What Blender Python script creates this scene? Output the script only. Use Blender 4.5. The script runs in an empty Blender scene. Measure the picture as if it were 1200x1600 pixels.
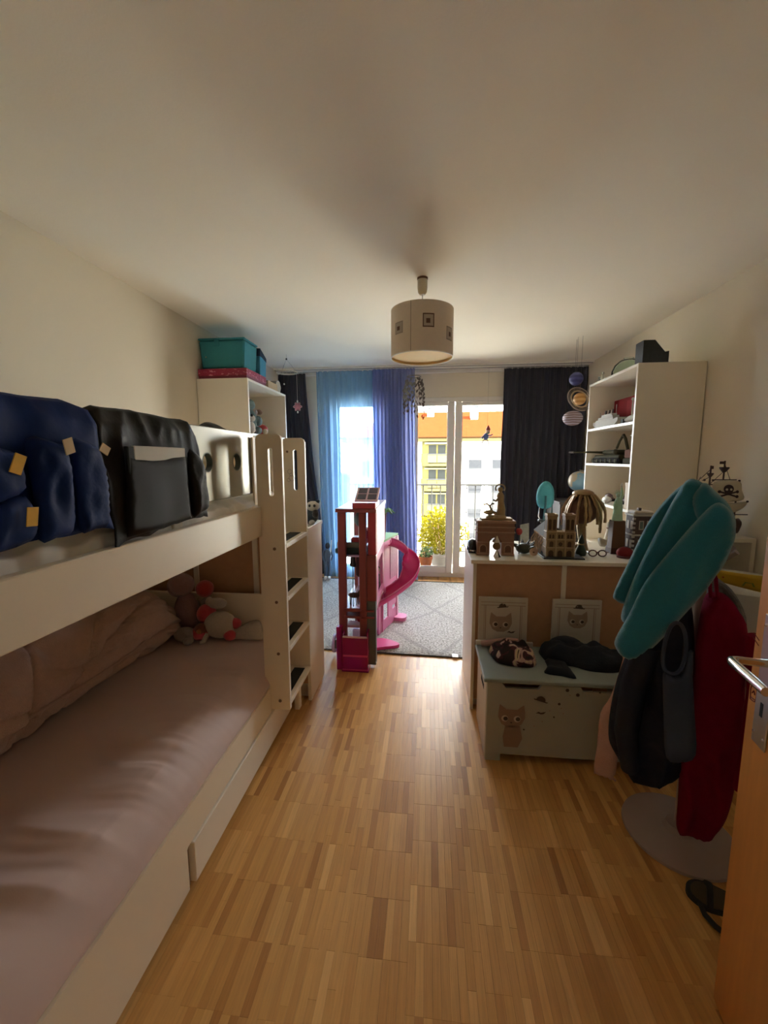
import bpy, bmesh, math, random
from mathutils import Vector, Matrix, noise
from mathutils.geometry import delaunay_2d_cdt

random.seed(7)
PI = math.pi
S = bpy.context.scene
COL = S.collection

# ------------------------------------------------------------------ camera
F_PX = 645.0
CAM_H = 1.40
fy = Vector((69, -83, F_PX)).normalized()
dn = Vector((15, 5050, F_PX)); dn = (dn - fy * dn.dot(fy)).normalized()
up = -dn
rx = fy.cross(up)
if rx.x < 0: rx = -rx
cam = bpy.data.cameras.new('camera'); cam.sensor_fit = 'VERTICAL'; cam.sensor_height = 36.0
cam.lens = F_PX * 36.0 / 1600.0; cam.clip_start = 0.02; cam.clip_end = 300
co = bpy.data.objects.new('camera', cam); COL.objects.link(co); S.camera = co
# columns: camera x, y(up), z(back) expressed in world axes (X right, Y depth, Z up)
cx = Vector((rx[0], fy[0], up[0])); cy = -Vector((rx[1], fy[1], up[1])); cz = -Vector((rx[2], fy[2], up[2]))
m = Matrix((cx, cy, cz)).transposed().to_4x4(); m.translation = Vector((0, 0, CAM_H)); co.matrix_world = m

# ------------------------------------------------------------------ world, sun, exposure
W = bpy.data.worlds.new('sky'); S.world = W; W.use_nodes = True
nt = W.node_tree; nt.nodes.clear()
bg = nt.nodes.new('ShaderNodeBackground'); wo = nt.nodes.new('ShaderNodeOutputWorld')
bg.inputs[0].default_value = (0.93, 0.97, 1.0, 1); bg.inputs[1].default_value = 14.0
nt.links.new(bg.outputs[0], wo.inputs[0])
sun = bpy.data.lights.new('sun', 'SUN'); sun.energy = 60.0; sun.angle = 0.02; sun.color = (1.0, 0.93, 0.80)
so = bpy.data.objects.new('sun', sun); COL.objects.link(so)
so.rotation_euler = Vector((-0.6, 0.15, -0.8)).to_track_quat('-Z', 'Y').to_euler()
vs = S.view_settings
vs.view_transform = 'Standard'; vs.look = 'None'; vs.gamma = 1.0; vs.exposure = 1.15; vs.use_curve_mapping = False
S.cycles.max_bounces = 10; S.cycles.diffuse_bounces = 6; S.cycles.transparent_max_bounces = 24
S.cycles.caustics_reflective = False; S.cycles.caustics_refractive = False

def portal(x0, x1, z0, z1, y):
    l = bpy.data.lights.new('window_portal', 'AREA'); l.shape = 'RECTANGLE'; l.size = x1 - x0; l.size_y = z1 - z0
    l.cycles.is_portal = True
    o = bpy.data.objects.new('window_portal', l); COL.objects.link(o)
    o.location = ((x0 + x1) / 2, y, (z0 + z1) / 2); o.rotation_euler = (-PI / 2, 0, 0)
    o['kind'] = 'helper'
portal(-1.12, -0.52, 0.08, 2.08, 4.97)
portal(-0.22, 1.05, 0.08, 2.08, 4.97)

# ------------------------------------------------------------------ materials
MATS = {}
def M(name, col=(.8, .8, .8), rough=.6, metal=0, var=.06, scale=18, bump=0, bscale=None, stretch=None, trans=0, alpha=0, sheen=0, coat=0, spec=None):
    if name in MATS: return MATS[name]
    m = bpy.data.materials.new(name); m.use_nodes = True; MATS[name] = m
    n = m.node_tree.nodes; l = m.node_tree.links; p = n['Principled BSDF']
    tc = n.new('ShaderNodeTexCoord'); mp = n.new('ShaderNodeMapping'); l.new(tc.outputs['Object'], mp.inputs[0])
    if stretch: mp.inputs['Scale'].default_value = stretch
    nz = n.new('ShaderNodeTexNoise'); nz.inputs['Scale'].default_value = scale; nz.inputs['Detail'].default_value = 4
    l.new(mp.outputs[0], nz.inputs['Vector'])
    mx = n.new('ShaderNodeMix'); mx.data_type = 'RGBA'
    mx.inputs['A'].default_value = [min(1, c * (1 - var)) for c in col] + [1]
    mx.inputs['B'].default_value = [min(1, c * (1 + var)) for c in col] + [1]
    l.new(nz.outputs['Fac'], mx.inputs['Factor']); l.new(mx.outputs['Result'], p.inputs['Base Color'])
    p.inputs['Roughness'].default_value = rough; p.inputs['Metallic'].default_value = metal
    if spec is not None: p.inputs['Specular IOR Level'].default_value = spec
    if sheen: p.inputs['Sheen Weight'].default_value = sheen
    if coat: p.inputs['Coat Weight'].default_value = coat
    if bump:
        nb = n.new('ShaderNodeTexNoise'); nb.inputs['Scale'].default_value = bscale or scale * 4; nb.inputs['Detail'].default_value = 5
        l.new(mp.outputs[0], nb.inputs['Vector'])
        b = n.new('ShaderNodeBump'); b.inputs['Strength'].default_value = bump; b.inputs['Distance'].default_value = .01
        l.new(nb.outputs['Fac'], b.inputs['Height']); l.new(b.outputs[0], p.inputs['Normal'])
    if alpha or trans:
        out = n['Material Output']
        ms = n.new('ShaderNodeMixShader'); tr = n.new('ShaderNodeBsdfTransparent'); ms.inputs[0].default_value = alpha
        tr.inputs[0].default_value = [min(1, c ** .45) for c in col] + [1]
        src = p
        if trans:
            tl = n.new('ShaderNodeBsdfTranslucent'); l.new(mx.outputs['Result'], tl.inputs[0])
            m2 = n.new('ShaderNodeMixShader'); m2.inputs[0].default_value = trans
            l.new(p.outputs[0], m2.inputs[1]); l.new(tl.outputs[0], m2.inputs[2]); src = m2
        l.new(src.outputs[0], ms.inputs[1]); l.new(tr.outputs[0], ms.inputs[2]); l.new(ms.outputs[0], out.inputs[0])
    return m

def glass_mat(name, tint, ior=1.3, rough=.02):
    m = bpy.data.materials.new(name); m.use_nodes = True; MATS[name] = m
    n = m.node_tree.nodes; l = m.node_tree.links; n.remove(n['Principled BSDF'])
    tr = n.new('ShaderNodeBsdfTransparent'); tr.inputs[0].default_value = tint + (1,)
    gl = n.new('ShaderNodeBsdfGlossy'); gl.inputs['Roughness'].default_value = rough
    fr = n.new('ShaderNodeFresnel'); fr.inputs[0].default_value = ior
    ms = n.new('ShaderNodeMixShader'); l.new(fr.outputs[0], ms.inputs[0])
    l.new(tr.outputs[0], ms.inputs[1]); l.new(gl.outputs[0], ms.inputs[2]); l.new(ms.outputs[0], n['Material Output'].inputs[0])
    return m

WALL = M('wall_plaster', (.77, .68, .525), .9, var=.03, scale=3, bump=.08, bscale=160)
CEIL = M('ceiling_plaster', (.90, .82, .69), .95, var=.02, scale=2, bump=.06, bscale=140)
WHITE = M('white_laminate', (.86, .785, .66), .38, var=.03, scale=6)
WHITE2 = M('cream_lacquer', (.87, .77, .61), .32, var=.03, scale=6)
EDGE = M('pale_trim_and_lit_edge', (.86, .82, .72), .35, var=.02)  # pale trim colour; on the ladder it stands in for window light
FRAMEW = M('painted_window_frame', (.80, .74, .66), .4, var=.03)
HARDB = M('brown_hardboard', (.52, .29, .16), .7, var=.12, scale=30, bump=.05)
GLASS = glass_mat('window_glass', (.97, .98, .98))
CLEARG = glass_mat('clear_glassware', (.90, .96, .92), ior=1.10, rough=.05)
STEEL = M('brushed_steel', (.62, .60, .56), .28, 1, var=.05, scale=60)
CHROME = M('bright_metal', (.75, .72, .68), .2, 1)
BLACK = M('black_rubber', (.02, .022, .02), .75)
DARK = M('dark_gap', (.02, .016, .012), .9)

# ------------------------------------------------------------------ mesh helpers
class MB:
    def __init__(s): s.v = []; s.f = []
    def add(s, V, Fc):
        o = len(s.v); s.v += [tuple(p) for p in V]; s.f += [tuple(o + i for i in f) for f in Fc]; return s
    def box(s, x0, x1, y0, y1, z0, z1, b=0.0):
        if b <= 0:
            return s.add([(x, y, z) for x in (x0, x1) for y in (y0, y1) for z in (z0, z1)],
                         [(0, 1, 3, 2), (4, 6, 7, 5), (0, 4, 5, 1), (2, 3, 7, 6), (0, 2, 6, 4), (1, 5, 7, 3)])
        c = Vector(((x0 + x1) / 2, (y0 + y1) / 2, (z0 + z1) / 2)); h = Vector((abs(x1 - x0) / 2, abs(y1 - y0) / 2, abs(z1 - z0) / 2))
        b = min(b, min(h) * .95); V = []; idx = {}
        for sx in (-1, 1):
            for sy in (-1, 1):
                for sz in (-1, 1):
                    sg = (sx, sy, sz)
                    for a in range(3):
                        p = [sg[k] * (h[k] - (0 if k == a else b)) + c[k] for k in range(3)]
                        idx[sg, a] = len(V); V.append(p)
        Fs = []
        for a in range(3):
            o1, o2 = [k for k in range(3) if k != a]
            for sa in (-1, 1):
                q = []
                for s1, s2 in ((-1, -1), (1, -1), (1, 1), (-1, 1)):
                    sg = [0, 0, 0]; sg[a] = sa; sg[o1] = s1; sg[o2] = s2; q.append(idx[tuple(sg), a])
                Fs.append(q)
            for s1 in (-1, 1):
                for s2 in (-1, 1):
                    g1 = [0, 0, 0]; g1[a] = -1; g1[o1] = s1; g1[o2] = s2; g2 = list(g1); g2[a] = 1
                    Fs.append([idx[tuple(g1), o1], idx[tuple(g2), o1], idx[tuple(g2), o2], idx[tuple(g1), o2]])
        for sx in (-1, 1):
            for sy in (-1, 1):
                for sz in (-1, 1): Fs.append([idx[(sx, sy, sz), a] for a in range(3)])
        return s.add(V, Fs)
    def tube(s, pts, r, n=8, closed=False):
        pts = [Vector(p) for p in pts]; k = len(pts); rr = r if isinstance(r, (list, tuple)) else [r] * k
        V = []; prev = None
        for i, p in enumerate(pts):
            a = pts[(i - 1) % k] if (closed or i > 0) else p; b = pts[(i + 1) % k] if (closed or i < k - 1) else p
            t = (b - a).normalized() if (b - a).length > 1e-9 else Vector((0, 0, 1))
            if prev is None:
                u = t.orthogonal().normalized()
            else:
                u = prev - t * prev.dot(t); u = u.normalized() if u.length > 1e-6 else t.orthogonal().normalized()
            prev = u; w = t.cross(u)
            for j in range(n):
                an = 2 * PI * j / n; V.append(p + (u * math.cos(an) + w * math.sin(an)) * rr[i])
        Fs = []
        for i in range(k if closed else k - 1):
            for j in range(n):
                i2 = (i + 1) % k; Fs.append((i * n + j, i * n + (j + 1) % n, i2 * n + (j + 1) % n, i2 * n + j))
        if not closed: Fs += [tuple(range(n))[::-1], tuple((k - 1) * n + j for j in range(n))]
        return s.add(V, Fs)
    def cyl(s, p0, p1, r0, r1=None, n=16): return s.tube([p0, p1], [r0, r0 if r1 is None else r1], n)
    def sph(s, c, r, nu=16, nv=10, rot=None):
        r = (r, r, r) if isinstance(r, (int, float)) else r; V = [(0, 0, r[2])]
        for i in range(1, nv):
            th = PI * i / nv
            for j in range(nu):
                a = 2 * PI * j / nu; V.append((r[0] * math.sin(th) * math.cos(a), r[1] * math.sin(th) * math.sin(a), r[2] * math.cos(th)))
        V.append((0, 0, -r[2])); L = len(V) - 1; Fs = []
        for j in range(nu): Fs.append((0, 1 + j, 1 + (j + 1) % nu))
        for i in range(nv - 2):
            for j in range(nu):
                a = 1 + i * nu; Fs.append((a + j, a + nu + j, a + nu + (j + 1) % nu, a + (j + 1) % nu))
        a = 1 + (nv - 2) * nu
        for j in range(nu): Fs.append((L, a + (j + 1) % nu, a + j))
        R = rot.to_matrix() if rot else Matrix.Identity(3)
        return s.add([R @ Vector(p) + Vector(c) for p in V], Fs)
    def lathe(s, prof, c=(0, 0, 0), n=24, rot=None, closed=False):
        V = []; k = len(prof)
        for (r, z) in prof:
            for j in range(n):
                a = 2 * PI * j / n; V.append((r * math.cos(a), r * math.sin(a), z))
        Fs = []
        for i in range(k if closed else k - 1):
            i2 = (i + 1) % k
            for j in range(n): Fs.append((i * n + j, i * n + (j + 1) % n, i2 * n + (j + 1) % n, i2 * n + j))
        if not closed: Fs += [tuple(range(n)), tuple((k - 1) * n + j for j in range(n))]
        R = rot.to_matrix() if rot else Matrix.Identity(3)
        return s.add([R @ Vector(p) + Vector(c) for p in V], Fs)
    def prism(s, out, fr, d0, d1):
        k = len(out); V = [fr(u, v, d0) for u, v in out] + [fr(u, v, d1) for u, v in out]
        vs2, ed, fa, *_ = delaunay_2d_cdt([Vector(p) for p in out], [], [list(range(k))], 1, 1e-6)
        if len(vs2) == k:
            Fs = [tuple(f) for f in fa] + [tuple(k + i for i in f)[::-1] for f in fa]
        else:
            Fs = [tuple(range(k)), tuple(range(2 * k - 1, k - 1, -1))]
        Fs += [(i, (i + 1) % k, k + (i + 1) % k, k + i) for i in range(k)]
        return s.add(V, Fs)
    def grid(s, fn, nu, nv, closed_u=False):
        V = [fn(i / nu, j / nv) for i in range(nu + (0 if closed_u else 1)) for j in range(nv + 1)]
        n1 = nu if closed_u else nu + 1; Fs = []
        for i in range(nu):
            for j in range(nv):
                i2 = (i + 1) % n1; Fs.append((i * (nv + 1) + j, i2 * (nv + 1) + j, i2 * (nv + 1) + j + 1, i * (nv + 1) + j + 1))
        return s.add(V, Fs)
    def pillow(s, out, fr, tf, tb=None, res=.02, edge=.06, fold=None, p=2.0):
        """closed soft body with the given outline: fr(u,v,w) places it, tf / tb are its half thicknesses"""
        tb = tf if tb is None else tb; O = [Vector(q) for q in out]; k = len(O)
        segs = [(O[i], O[(i + 1) % k]) for i in range(k)]
        def dist(q):
            d = 1e9
            for a, b in segs:
                ab = b - a; t = max(0, min(1, (q - a).dot(ab) / max(1e-12, ab.length_squared))); d = min(d, (q - a - ab * t).length)
            return d
        def inside(q):
            c = False
            for a, b in segs:
                if (a.y > q.y) != (b.y > q.y) and q.x < (b.x - a.x) * (q.y - a.y) / (b.y - a.y) + a.x: c = not c
            return c
        pts = list(O); x0 = min(q.x for q in O); x1 = max(q.x for q in O); y0 = min(q.y for q in O); y1 = max(q.y for q in O)
        i = 0; y = y0 + res / 2
        while y < y1:
            x = x0 + (res / 2 if i % 2 else res)
            while x < x1:
                q = Vector((x, y))
                if inside(q) and dist(q) > res * .45: pts.append(q)
                x += res
            y += res * .87; i += 1
        V2, E2, F2, ov, oe, of = delaunay_2d_cdt(pts, [], [list(range(k))], 1, 1e-6)
        V = []; n2 = len(V2); ring = set()
        for q in V2:
            d = dist(q); t = min(1, d / edge); h = (1 - (1 - t) ** p) ** (1 / p)
            fo = fold(q.x, q.y) * h if fold else 0
            V.append((q, tf * h + fo, -tb * h + fo * .5))
        A = [fr(q.x, q.y, a) for q, a, b in V]; B = [fr(q.x, q.y, b) for q, a, b in V]
        Fs = [tuple(f) for f in F2] + [tuple(n2 + i for i in f)[::-1] for f in F2]
        s.add(A + B, Fs); s.weld = True; return s

def smooth_outline(pts, k=4):
    n = len(pts); out = []
    for i in range(n):
        p0, p1, p2, p3 = [Vector(pts[(i + d) % n]) for d in (-1, 0, 1, 2)]
        for j in range(k):
            t = j / k
            out.append(tuple(.5 * ((2 * p1) + (p2 - p0) * t + (2 * p0 - 5 * p1 + 4 * p2 - p3) * t * t + (3 * p1 - p0 - 3 * p2 + p3) * t ** 3)))
    return out
def smooth_path(pts, k=5):
    out = []; n = len(pts)
    for i in range(n - 1):
        p0 = Vector(pts[max(0, i - 1)]); p1 = Vector(pts[i]); p2 = Vector(pts[i + 1]); p3 = Vector(pts[min(n - 1, i + 2)])
        for j in range(k):
            t = j / k
            out.append(.5 * ((2 * p1) + (p2 - p0) * t + (2 * p0 - 5 * p1 + 4 * p2 - p3) * t * t + (3 * p1 - p0 - 3 * p2 + p3) * t ** 3))
    out.append(Vector(pts[-1])); return out
def circle(c, r, n=20, a0=0, a1=2 * PI): return [(c[0] + r * math.cos(a0 + (a1 - a0) * i / n), c[1] + r * math.sin(a0 + (a1 - a0) * i / n)) for i in range(n)]

ORG = {}
def obj(name, mb, mat, parent=None, smooth=False, angle=35, weld=False):
    o3 = ORG.get(parent.name, Vector((0, 0, 0))) if parent else Vector((0, 0, 0))
    me = bpy.data.meshes.new(name); me.from_pydata([tuple(Vector(p) - o3) for p in mb.v], [], mb.f)
    bm = bmesh.new(); bm.from_mesh(me)
    if weld or getattr(mb, 'weld', False): bmesh.ops.remove_doubles(bm, verts=bm.verts, dist=1e-5)
    bmesh.ops.recalc_face_normals(bm, faces=bm.faces); bm.to_mesh(me); bm.free()
    if smooth: me.shade_smooth(); me.set_sharp_from_angle(angle=math.radians(angle))
    me.materials.append(mat)
    o = bpy.data.objects.new(name, me); COL.objects.link(o)
    if parent: o.parent = parent; ORG[o.name] = o3
    return o
def tag(o, label=None, cat=None, group=None, kind=None):
    if label: o['label'] = label
    if cat: o['category'] = cat
    if group: o['group'] = group
    if kind: o['kind'] = kind
    return o
def thing(name, label, cat, loc=(0, 0, 0), group=None, kind=None):
    """an empty at the thing's base; parts are given in world coordinates when loc is set, else locally"""
    o = bpy.data.objects.new(name, None); COL.objects.link(o); o.location = loc; o.empty_display_size = .05
    ORG[o.name] = Vector(loc); return tag(o, label, cat, group, kind)
def place(o, loc, rz=0, sc=1):
    o.location = loc; o.rotation_euler = (0, 0, rz); o.scale = (sc, sc, sc); return o
def cut(o, cutters):
    """carve openings into a mesh"""
    for mb in cutters:
        c = obj('cutter', mb, DARK)
        if o.parent: c.parent = o.parent; c.data.transform(Matrix.Translation(-ORG.get(o.parent.name, Vector((0, 0, 0)))))
        md = o.modifiers.new('b', 'BOOLEAN'); md.object = c; md.operation = 'DIFFERENCE'; md.solver = 'EXACT'
        bpy.context.view_layer.update()
        me = bpy.data.meshes.new_from_object(o.evaluated_get(bpy.context.evaluated_depsgraph_get()))
        o.modifiers.clear(); old = o.data; o.data = me; me.name = old.name; bpy.data.meshes.remove(old)
        cm = c.data; bpy.data.objects.remove(c); bpy.data.meshes.remove(cm)
    return o
def fr_xz(y): return lambda u, v, w: (u, y - w, v)           # faces -Y (towards the door), w sticks out
def fr_yz(x): return lambda u, v, w: (x + w, u, v)           # faces +X
def fr_xy(z): return lambda u, v, w: (u, v, z + w)           # faces up
def nz(x, y=0, z=0, s=1.0): return noise.noise(Vector((x * s, y * s, z * s)))

# ------------------------------------------------------------------ room shell
XL, XR, YF, YB, H = -1.737, 1.70, -0.35, 4.85, 2.405
SLAB = {'wall_left': ('cream plaster wall behind the bunk bed', 'wall'), 'wall_right': ('cream plaster wall behind the right bookcase', 'wall'), 'wall_front': ('plaster wall on the entrance side of the room', 'wall'),
        'wall_entry': ('short plaster wall piece carrying the open door', 'wall'), 'ceiling': ('plain cream ceiling above the whole room', 'ceiling'), 'wall_window': ('plaster wall around the two tall windows', 'wall'),
        'floor': ('light brown strip parquet floor', 'floor'), 'balcony_floor': ('concrete balcony slab outside the windows', 'balcony'), 'ground': ('grey street ground far below the balcony', 'ground'),
        'window_1': ('narrow tall window behind the light blue sheer curtain', 'window'), 'window_2': ('wide double-leaf window next to the charcoal curtain', 'window'), 'door_1': ('beech-coloured door with steel lever handle standing open', 'door')}
def struct(name, mb, mat, parent=None, **k):
    o = obj(name, mb, mat, parent, **k)
    if not parent: tag(o, *SLAB[name], kind='structure')
    return o
struct('wall_left', MB().box(XL - .12, XL, YF - .12, YB + .15, -.05, H + .1), WALL)
struct('wall_right', MB().box(XR, XR + .12, YF - .12, YB + .15, -.05, H + .1), WALL)
struct('wall_front', MB().box(XL, XR, YF - .12, YF, -.05, H + .1), WALL)
struct('wall_entry', MB().box(.64, XR, YF, .165, -.05, H), WALL)
struct('ceiling', MB().box(XL, XR, YF, YB + .15, H, H + .1), CEIL)
# window wall: solid with two tall openings
O1 = (-1.16, -.50, 2.09); O2 = (-.25, 1.10, 2.09)
wb = MB()
for x0, x1, z0, z1 in ((XL, O1[0], 0, H), (O1[1], O2[0], 0, H), (O2[1], XR, 0, H), (O1[0], O1[1], O1[2], H), (O2[0], O2[1], O2[2], H)):
    wb.box(x0, x1, YB, YB + .15, z0, z1)
struct('wall_window', wb, WALL)

# floor of narrow parquet strips
def floor_mat(name, attr_type):
    m = bpy.data.materials.new(name); m.use_nodes = True; n = m.node_tree.nodes; l = m.node_tree.links; p = n['Principled BSDF']; p.inputs['Specular IOR Level'].default_value = .30
    at = n.new('ShaderNodeAttribute'); at.attribute_type = attr_type; at.attribute_name = 'tone'
    cr = n.new('ShaderNodeValToRGB'); e = cr.color_ramp.elements
    e[0].position = 0; e[0].color = (.46, .205, .056, 1); e[1].position = 1; e[1].color = (.82, .475, .170, 1)
    for pos, c in ((.12, (.57, .275, .078)), (.5, (.67, .350, .105)), (.85, (.74, .40, .130))):
        q = e.new(pos); q.color = c + (1,)
    l.new(at.outputs['Fac'], cr.inputs[0])
    gm = n.new('ShaderNodeNewGeometry'); mp = n.new('ShaderNodeMapping'); mp.inputs['Scale'].default_value = (160, 7, 1)
    l.new(gm.outputs['Position'], mp.inputs[0])
    nn = n.new('ShaderNodeTexNoise'); nn.inputs['Scale'].default_value = 1; nn.inputs['Detail'].default_value = 5; l.new(mp.outputs[0], nn.inputs['Vector'])
    mx = n.new('ShaderNodeMix'); mx.data_type = 'RGBA'; mx.blend_type = 'MULTIPLY'; mx.inputs['Factor'].default_value = .35
    l.new(cr.outputs[0], mx.inputs['A']); l.new(nn.outputs['Fac'], mx.inputs['B']); 
    hs = n.new('ShaderNodeHueSaturation'); hs.inputs['Value'].default_value = 1.18; l.new(mx.outputs['Result'], hs.inputs['Color'])
    l.new(hs.outputs[0], p.inputs['Base Color'])
    w2 = n.new('ShaderNodeTexNoise'); w2.inputs['Scale'].default_value = 3.5; w2.inputs['Detail'].default_value = 6; l.new(gm.outputs['Position'], w2.inputs['Vector'])
    mr = n.new('ShaderNodeMapRange'); mr.inputs['To Min'].default_value = .27; mr.inputs['To Max'].default_value = .48; l.new(w2.outputs['Fac'], mr.inputs['Value'])
    l.new(mr.outputs[0], p.inputs['Roughness'])
    b = n.new('ShaderNodeBump'); b.inputs['Strength'].default_value = .12; b.inputs['Distance'].default_value = .004
    l.new(nn.outputs['Fac'], b.inputs['Height']); l.new(b.outputs[0], p.inputs['Normal'])
    return m
floor = struct('floor', MB().box(XL, XR, YF, YB + .15, -.06, -.010), M('subfloor', (.10, .055, .025), .9))
PW, PL = .0232, .1630
FM_O = floor_mat('oak_parquet_strip', 'OBJECT'); FM_G = floor_mat('oak_parquet', 'GEOMETRY')
strip_me = None; rest = MB(); tones = []; n_ind = 0
cells = []
gi = 0; x = XL
while x < XR - .004:
    ng = random.choice((6, 7, 7, 8)); yo = YF - random.random() * PL; gt = random.gauss(0, .10)
    for q in range(ng):
        if x >= XR - .004: break
        xa, xb = x, min(XR, x + PW); x = xb
        yj = yo + (random.uniform(-.5, .5) * PL if random.random() < .12 else 0); jj = 0
        while yj < YB:
            ya, yb = max(YF, yj), min(YB, yj + PL); yj += PL; jj += 1
            if yb - ya > .004:
                bt = .13 * nz(gi * 3.1, jj * 2.7, 1.5)
                t = random.gauss(.5, .25) + gt + bt
                if random.random() < .012: t = random.uniform(0, .2)
                cells.append((xa, xb, ya, yb, max(0, min(1, t))))
    gi += 1
def shown(c):
    xm, ym = (c[0] + c[1]) / 2, (c[2] + c[3]) / 2
    return ym > .87 and -.71 < xm < .72 and c[1] - c[0] > PW * .99 and c[3] - c[2] > PL * .99
near = set(sorted((k for k in range(len(cells)) if shown(cells[k])), key=lambda k: cells[k][2])[:300])
g = .00014
for k, (xa, xb, ya, yb, t) in enumerate(cells):
    dz = random.uniform(-.00015, .00015)
    if k in near:
        if strip_me is None:
            s0 = obj('parquet_strip', MB().box(-PW / 2 + g, PW / 2 - g, -PL / 2 + g, PL / 2 - g, -.011, 0, .0003), FM_O, floor); strip_me = s0.data
        else:
            s0 = bpy.data.objects.new('parquet_strip', strip_me); COL.objects.link(s0); s0.parent = floor
        s0.location = ((xa + xb) / 2, (ya + yb) / 2, dz); s0['tone'] = t
    else:
        x_, X_, y_, Y_ = xa + g, xb - g, ya + g, yb - g; z = dz
        rest.add([(x_, y_, z), (X_, y_, z), (X_, Y_, z), (x_, Y_, z), (x_, y_, -.011), (X_, y_, -.011), (X_, Y_, -.011), (x_, Y_, -.011)],
                 [(0, 1, 2, 3), (0, 4, 5, 1), (1, 5, 6, 2), (2, 6, 7, 3), (3, 7, 4, 0)]); tones.append(t)
ro = obj('parquet_field', rest, FM_G, floor); ro['kind'] = 'stuff'
at = ro.data.attributes.new('tone', 'FLOAT', 'FACE'); at.data.foreach_set('value', [t for t in tones for _ in range(5)])

# windows
def window(name, x0, x1, ztop, mull=None, handle=False):
    w = bpy.data.objects.new(name, None); COL.objects.link(w); tag(w, *SLAB[name], kind='structure'); w.location = ((x0 + x1) / 2, 4.87, 0); ORG[w.name] = Vector(w.location)
    ya, yb = 4.836, 4.905; fw = .05
    f = MB().box(x0, x0 + fw, ya, yb, 0, ztop, .004).box(x1 - fw, x1, ya, yb, 0, ztop, .004).box(x0 + fw, x1 - fw, ya, yb, ztop - fw, ztop, .004).box(x0 + fw, x1 - fw, ya, yb, 0, .05, .004)
    obj('window_frame', f, FRAMEW, w)
    spans = [(x0 + fw, x1 - fw)] if mull is None else [(x0 + fw, mull - .004), (mull + .004, x1 - fw)]
    for k, (a, b) in enumerate(spans):
        za, zb, r = .053, ztop - fw - .003, .072; y1, y2 = 4.826, 4.885
        s = MB().box(a, a + r, y1, y2, za, zb, .006).box(b - r, b, y1, y2, za, zb, .006).box(a + r, b - r, y1, y2, zb - r * .55, zb, .006).box(a + r, b - r, y1, y2, za, za + r, .006)
        so_ = obj('sash', s, FRAMEW, w)
        obj('pane', MB().box(a + r - .004, b - r + .004, 4.852, 4.858, za + r - .004, zb - r * .55 + .004), GLASS, so_)
        bd = MB()
        for p, q, c, d in ((a + r, a + r + .01, za + r, zb - r * .55), (b - r - .01, b - r, za + r, zb - r * .55)): bd.box(p, q, 4.838, 4.846, c, d)
        bd.box(a + r, b - r, 4.838, 4.846, za + r, za + r + .01)
        obj('glazing_bead', bd, EDGE, so_)
    if handle:
        h = obj('handle', MB().box(mull + .012, mull + .038, 4.816, 4.826, 1.0, 1.13, .006).box(mull + .016, mull + .034, 4.79, 4.818, 1.055, 1.075, .004).box(mull + .016, mull + .034, 4.788, 4.80, .96, 1.075, .005), FRAMEW, w)
    return w
window('window_1', O1[0], O1[1], O1[2])
window('window_2', O2[0], O2[1], O2[2], mull=.297, handle=True)
# curtain rail on the ceiling
cr_ = thing('curtain_rail', 'white double curtain track running along the ceiling above the windows', 'curtain rail', (0, 4.735, H))
obj('track', MB().box(XL + .005, XR - .005, 4.615, 4.80, H - .018, H, .004), FRAMEW, cr_)
obj('groove', MB().box(XL + .01, XR - .01, 4.64, 4.65, H - .0195, H - .017).box(XL + .01, XR - .01, 4.765, 4.775, H - .0195, H - .017), DARK, cr_)
obj('cornice_board', MB().box(XL + .005, XR - .005, 4.805, 4.848, H - .05, H, .004), FRAMEW, cr_)

# door, standing open beside the camera
DE = Vector((.753, .993, 0)); DD = Vector((-.17, -.985, 0)).normalized(); DN = Vector((-DD.y, DD.x, 0)) * -1   # DD: edge -> hinge
if DN.x > 0: DN = -DN
def fd(u, v, w):   # u along the door from its free edge, v up, w out of its face into the room
    p = DE + DD * u + DN * w; return (p.x, p.y, v)
def dbox(u0, u1, v0, v1, w0, w1, b=.002):
    mb = MB().box(u0, u1, v0, v1, w0, w1, b); mb.v = [fd(*p) for p in mb.v]; return mb
door = bpy.data.objects.new('door_1', None); COL.objects.link(door); tag(door, *SLAB['door_1'], kind='structure'); door.location = DE; ORG[door.name] = DE.copy()
DOORW = M('beech_door', (.60, .24, .050), .42, var=.16, scale=9, stretch=(6, 6, .6), bump=.03)
obj('door_leaf', dbox(0, .82, .006, 2.03, -.04, 0, .004), DOORW, door)
obj('lock_plate', dbox(.035, .085, .76, 1.06, 0, .003), STEEL, door)
hb = MB()
neck = [fd(.06, .955, .0), fd(.06, .955, .03), fd(.06, .955, .058), fd(.064, .955, .068), fd(.075, .955, .072), fd(.12, .955, .072), fd(.195, .955, .072)]
hb.tube(neck, [.0085, .0085, .009, .010, .010, .0098, .0095], 12)
obj('lever_handle', hb, CHROME, door, smooth=True)
obj('keyhole', dbox(.055, .065, .83, .862, .003, .0036, 0), DARK, door)
for u, v in ((.043, 1.035), (.077, 1.035), (.043, .785), (.077, .785)):
    obj('screw', MB().sph(fd(u, v, .003), .0035, 8, 6), CHROME, door, smooth=True)
INKR = M('red_brown_crayon', (.16, .02, .015), .8)
dd = MB()
for path in ([(.012, .845), (.010, .87), (.018, .885), (.03, .884), (.033, .865), (.030, .848), (.012, .845)], [(.017, .862), (.022, .870), (.027, .862)], [(.014, .85), (.030, .852)]):
    dd.tube([fd(u, v, .0006) for u, v in smooth_path([(a, b, 0) for a, b in path], 4) and [(q.x, q.y) for q in smooth_path([(a, b, 0) for a, b in path], 4)]], .0013, 6)
obj('crayon_scribble', dd, INKR, door)
dl = MB()
for k in range(2): dl.tube([fd(-.002, 1.000 - .012 * k, .001), fd(.02, .99 - .012 * k, .0008)], .0008, 5)
obj('pencil_mark', dl, INKR, door)

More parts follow.
